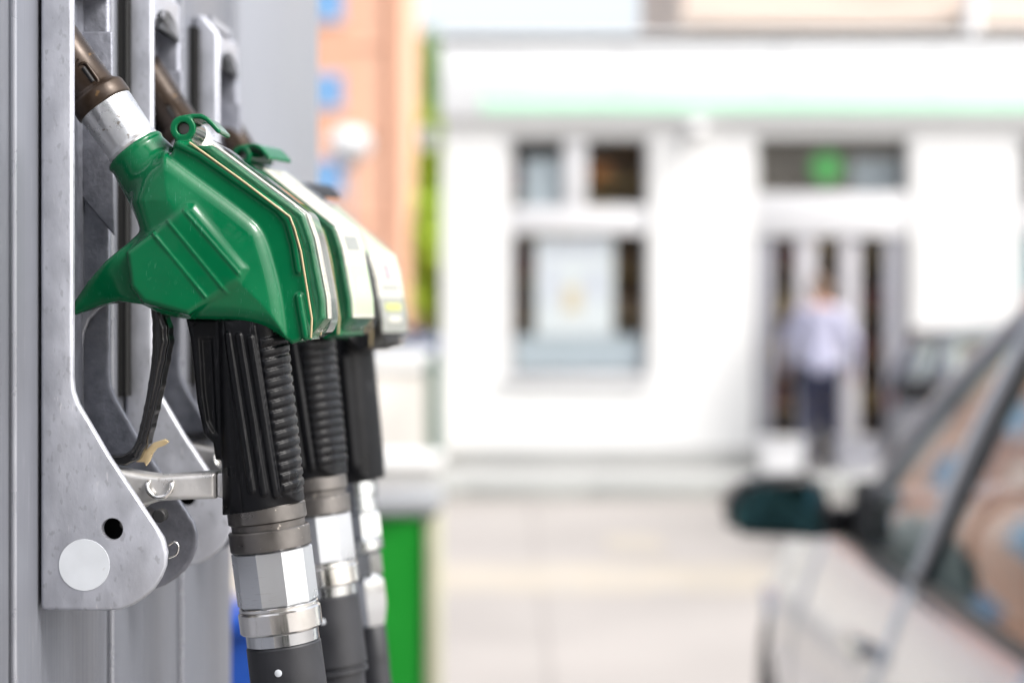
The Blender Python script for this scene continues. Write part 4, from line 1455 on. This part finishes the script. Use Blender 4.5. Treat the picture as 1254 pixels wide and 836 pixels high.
def make_nozzle(label, y, yaw, variant, dx=0.0, dzz=0.0):
    base = row(.0983 + dx, y + .0385, 0)
    root = tag(empty('fuel_nozzle', (base.x, base.y, 1.5115 + dzz), -ROW + yaw), label, 'fuel nozzle', 'fuel nozzles hanging in the pump')
    bodym = M['green'] if variant != 'diesel' else M['black_plastic']
    body = use('body', BODY, bodym, root)
    ins = use('window_insert', INSERT, M['dark_green'] if variant != 'diesel' else M['black_plastic'], root)
    cov = use('window_cover', COVER, M['clear'], root)
    # printed strip lying on the insert, under the clear cover
    TOP, FRO = inset_outline(2.75)
    def seg(a, b):                  # piece of the front face between two fractions of its length
        n = 6
        return [frac(FRO, a + (b - a) * k / n) for k in range(n + 1)]
    if variant == 'plain':
        strip('label', TOP + FRO[1:], .0085, .0004, M['label_white'], ins)  # narrow white strip, painted in as the cover's highlight line
    elif variant == 'green':
        strip('label', TOP + FRO[1:], .0160, .0004, M['label_white'], ins)
        strip('label_print', seg(.42, .97), .0154, .0007, M['label_green'], ins)
        strip('label_print', seg(.58, .72), .0045, .0010, M['label_white'], ins)
        strip('label_print', seg(.10, .26), .0090, .0007, M['label_grey'], ins)
    else:
        strip('label', seg(0, .55), .0165, .0004, M['label_white'], ins)
        strip('label', TOP, .0165, .0004, M['label_green'], ins)
        strip('label_print', seg(.552, 1), .0165, .0004, M['label_grey'], ins)
        strip('label_print', seg(.12, .34), .0045, .0008, M['label_pink'], ins)
        strip('label_print', seg(.40, .46), .0110, .0008, M['label_grey'], ins)
        strip('label_print', seg(.63, .73), .0105, .0008, M['label_yellow'], ins)
        strip('label_print', seg(.80, .87), .0075, .0008, M['label_white'], ins)
    for s in (-1, 1):
        tube('window_edge', [PM(x, y, s * .0203) for x, y in ((241, 178), (302, 222.5), (360.5, 267.5), (366, 282), (373.5, 309), (386.5, 390), (385.5, 413))], .0006, M['amber'], cov, 8)
    pin = lathe('hinge_pin', ring_prof(-.0120, .0120, .0034), M['dull'], root, PM(231, 160), (0, 1, 0), 24)
    grip = use('grip', GRIP if variant != 'diesel' else GRIP3, M['rubber'], root)
    if variant == 'diesel':
        grip.scale = (1, 1, 1.09)
    use('trigger', LEVER, M['lever'], root)
    arm = use('guard_arm', ARM, M['arm'], root)
    box('arm_end', (PM(269.3, 0).x, -.0095, PM(0, 607.5).z), (PM(284, 0).x, .0095, PM(0, 577.5).z), M['arm'], arm, .0012)
    for s in (-1, 1):
        w = bez([PM(188, 588, s * .0095), PM(187.5, 590, s * .0125), PM(188, 597, s * .0133), PM(194, 604, s * .0133), PM(202, 606, s * .0133), PM(210, 604, s * .0133), PM(216, 597, s * .0133), PM(216.5, 590, s * .0125), PM(216, 588, s * .0095)], 6)
        tube('wire_clip', w, .0014, M['steel'], arm, 10)
    br = prism('catch', [P(*p) for p in ((168, 566), (172, 557), (181, 550), (189, 542), (203, 537.5), (208, 541), (203, 545), (193, 549), (188, 556), (185, 564), (180, 571), (178, 566), (174, 566))], -1.5, 1.5, M['brass'], root, 'y', bevel=.35)
    br.data.transform(Matrix.Scale(1e-3, 4))
    # spout: collar, bronze adapter, tube
    c0 = PM(165.5, 181)
    col = lathe('spout_collar', [(-.004, .0136), (.0, .0142), (.0014, .0146), (.0032, .0140), (.0038, .0139), (.0245, .0147), (.0262, .0147), (.0268, .0141)], M['alu'], root, c0, SDIR, 56)
    c1 = c0 + SDIR * .0262
    sp = lathe('spout', [(0, .0146), (.0006, .0153), (.0013, .0156), (.0075, .0155), (.0088, .0150), (.0100, .0132), (.0120, .0120), (.030, .0117), (.060, .0112), (.125, .0108), (.128, .0100)], M['bronze'], root, c1, SDIR, 56, sharp=50)
    # slot with raised rim on the near and the far side of the spout
    side = SDIR.cross(Vector((0, 1, 0)))
    for s in (-1, 1):
        cc = c1 + SDIR * .0165 + Vector((0, s * .0112, 0)) - side * .0036
        ov = []
        for k in range(25):
            a = 2 * math.pi * k / 24
            al = math.cos(a) * .0026 + (.0042 if math.cos(a) > 0 else -.0042)
            ac = math.sin(a) * .0026
            ov.append(cc + SDIR * al + side * ac + Vector((0, -s * abs(ac) * .15, 0)))
        tube('slot_rim', ov, .0009, M['bronze'], sp, 8).matrix_parent_inverse = (Matrix.Translation(c1) @ SDIR.to_track_quat('Z', 'Y').to_matrix().to_4x4()).inverted()
        pl = tube('slot', [cc + SDIR * .0044, cc - SDIR * .0044], .0012, M['seal'], sp, 10)
        pl.matrix_parent_inverse = (Matrix.Translation(c1) @ SDIR.to_track_quat('Z', 'Y').to_matrix().to_4x4()).inverted()
        # cast numeral above the slot
        cm = c1 + SDIR * .0285 + Vector((0, s * .0112, 0)) - side * .0030
        g = bez([cm + SDIR * a + side * b for a, b in ((.0022, .0030), (.0032, .0012), (.0020, -.0006), (.0002, .0002), (-.0008, .0026), (-.0022, .0030), (-.0034, .0012), (-.0024, -.0012))], 5)
        tube('cast_mark', g, .0006, M['bronze'], sp, 8).matrix_parent_inverse = (Matrix.Translation(c1) @ SDIR.to_track_quat('Z', 'Y').to_matrix().to_4x4()).inverted()
    # coupling and hose
    k0 = PM(324.5, 616) if variant != 'diesel' else PM(325.5, 636)
    def cp(name, prof_, m, n=64, sharp=30, roll=0.0):
        return lathe(name, [(s * MM, r * MM) for s, r in prof_], m, root, k0, CDIR, n, sharp, roll)
    def rp(s0, s1, r, ch=1.6): return [(s0, r - ch), (s0 + ch, r), (s1 - ch, r), (s1, r - ch)]
    if variant != 'diesel':
        cp('coupling_ring', rp(2, 22, 48) + [(22.5, 45), (30, 44.5)], M['dull'])
        cp('coupling_ring', rp(30.2, 55, 49.5), M['dull'])
        cp('swivel_nut', [(55.3, 46.5), (57.5, 49.4), (120.5, 49.4), (122.5, 47)], M['nut'], 10, 20, .25)
        cp('coupling_ring', rp(122.8, 127.5, 48.3, 1.0) + [(128, 47)], M['steel'])
        cp('clamp_ring', rp(128.2, 155, 50.2, 2.2) + [(155.3, 44)], M['steel'])
        cp('clamp_neck', rp(155.5, 171, 44.2, 1.0), M['chrome'])
        L, r0 = 171.2, 45.5
        sl = cp('hose_sleeve', [(L, r0 - 1.5), (L + 2, r0), (L + 96, r0 + 1), (L + 97, r0 - 3), (L + 101, r0 - 3), (L + 102, r0 + 1), (L + 108, r0 + 1), (L + 109, r0 - 4), (L + 150, r0 - 6)], M['hose'], 56, 35)
        d0 = k0 + CDIR * (L + 29) * MM
        yy = -math.cos(.30) * (r0 + .4) * MM
        xx = .0
        fr = Matrix.Rotation(-yaw - .05, 4, 'Z') @ Vector((0, -1, 0))
        dp = d0 + fr * (r0 + .2) * MM
        dot = lathe('white_dot', [(-.0006, .0019), (.0002, .0019), (.0004, .0015)], M['sticker'], root, dp, fr, 20)
        hr = .0145
    else:
        cp('coupling_ring', rp(2, 26, 36, 2) + [(27, 33), (34, 33)], M['chrome'])
        cp('coupling_ring', rp(34.3, 52, 34.5, 2), M['chrome'])
        cp('swivel_nut', rp(52.3, 96, 37, 4), M['chrome'], 6, 20, .4)
        cp('coupling_ring', rp(96.3, 116, 35, 3), M['chrome'])
        cp('swivel_nut', rp(118, 158, 30, 3), M['chrome'], 6, 20, .1)
        cp('coupling_ring', [(116.2, 24), (117.8, 24)], M['dull'])
        cp('ferrule_nut', [(158.3, 26), (166, 33.5), (206, 33.5), (238, 26)], M['chrome'], 6, 20, .55)
        L, r0 = 238.5, 24.5
        cp('hose_sleeve', [(L, r0 - 1), (L + 2, r0), (L + 60, r0)], M['hose'], 40, 35)
        hr = .0102
    e0 = k0 + CDIR * (L + (149 if variant != 'diesel' else 59)) * MM
    hp = bez([e0 + CDIR * -.004, e0 + CDIR * .06, e0 + CDIR * .20, e0 + Vector((.04, 0, -.45)), e0 + Vector((-.02, .01, -.70)), e0 + Vector((-.10, .02, -.74)), e0 + Vector((-.155, .03, -.62))], 14)
    tube('hose', hp, hr, M['hose'], root, 24)
    return root
make_nozzle('nearest green fuel nozzle with clear window and ribbed black grip', YS[0], R_(1.5), 'plain')
make_nozzle('middle green fuel nozzle with white label, behind the nearest one', YS[1], R_(-16), 'green', -.001)
make_nozzle('farthest fuel nozzle, black, with grey and white label', YS[2], R_(-25), 'diesel', .0, -.011)
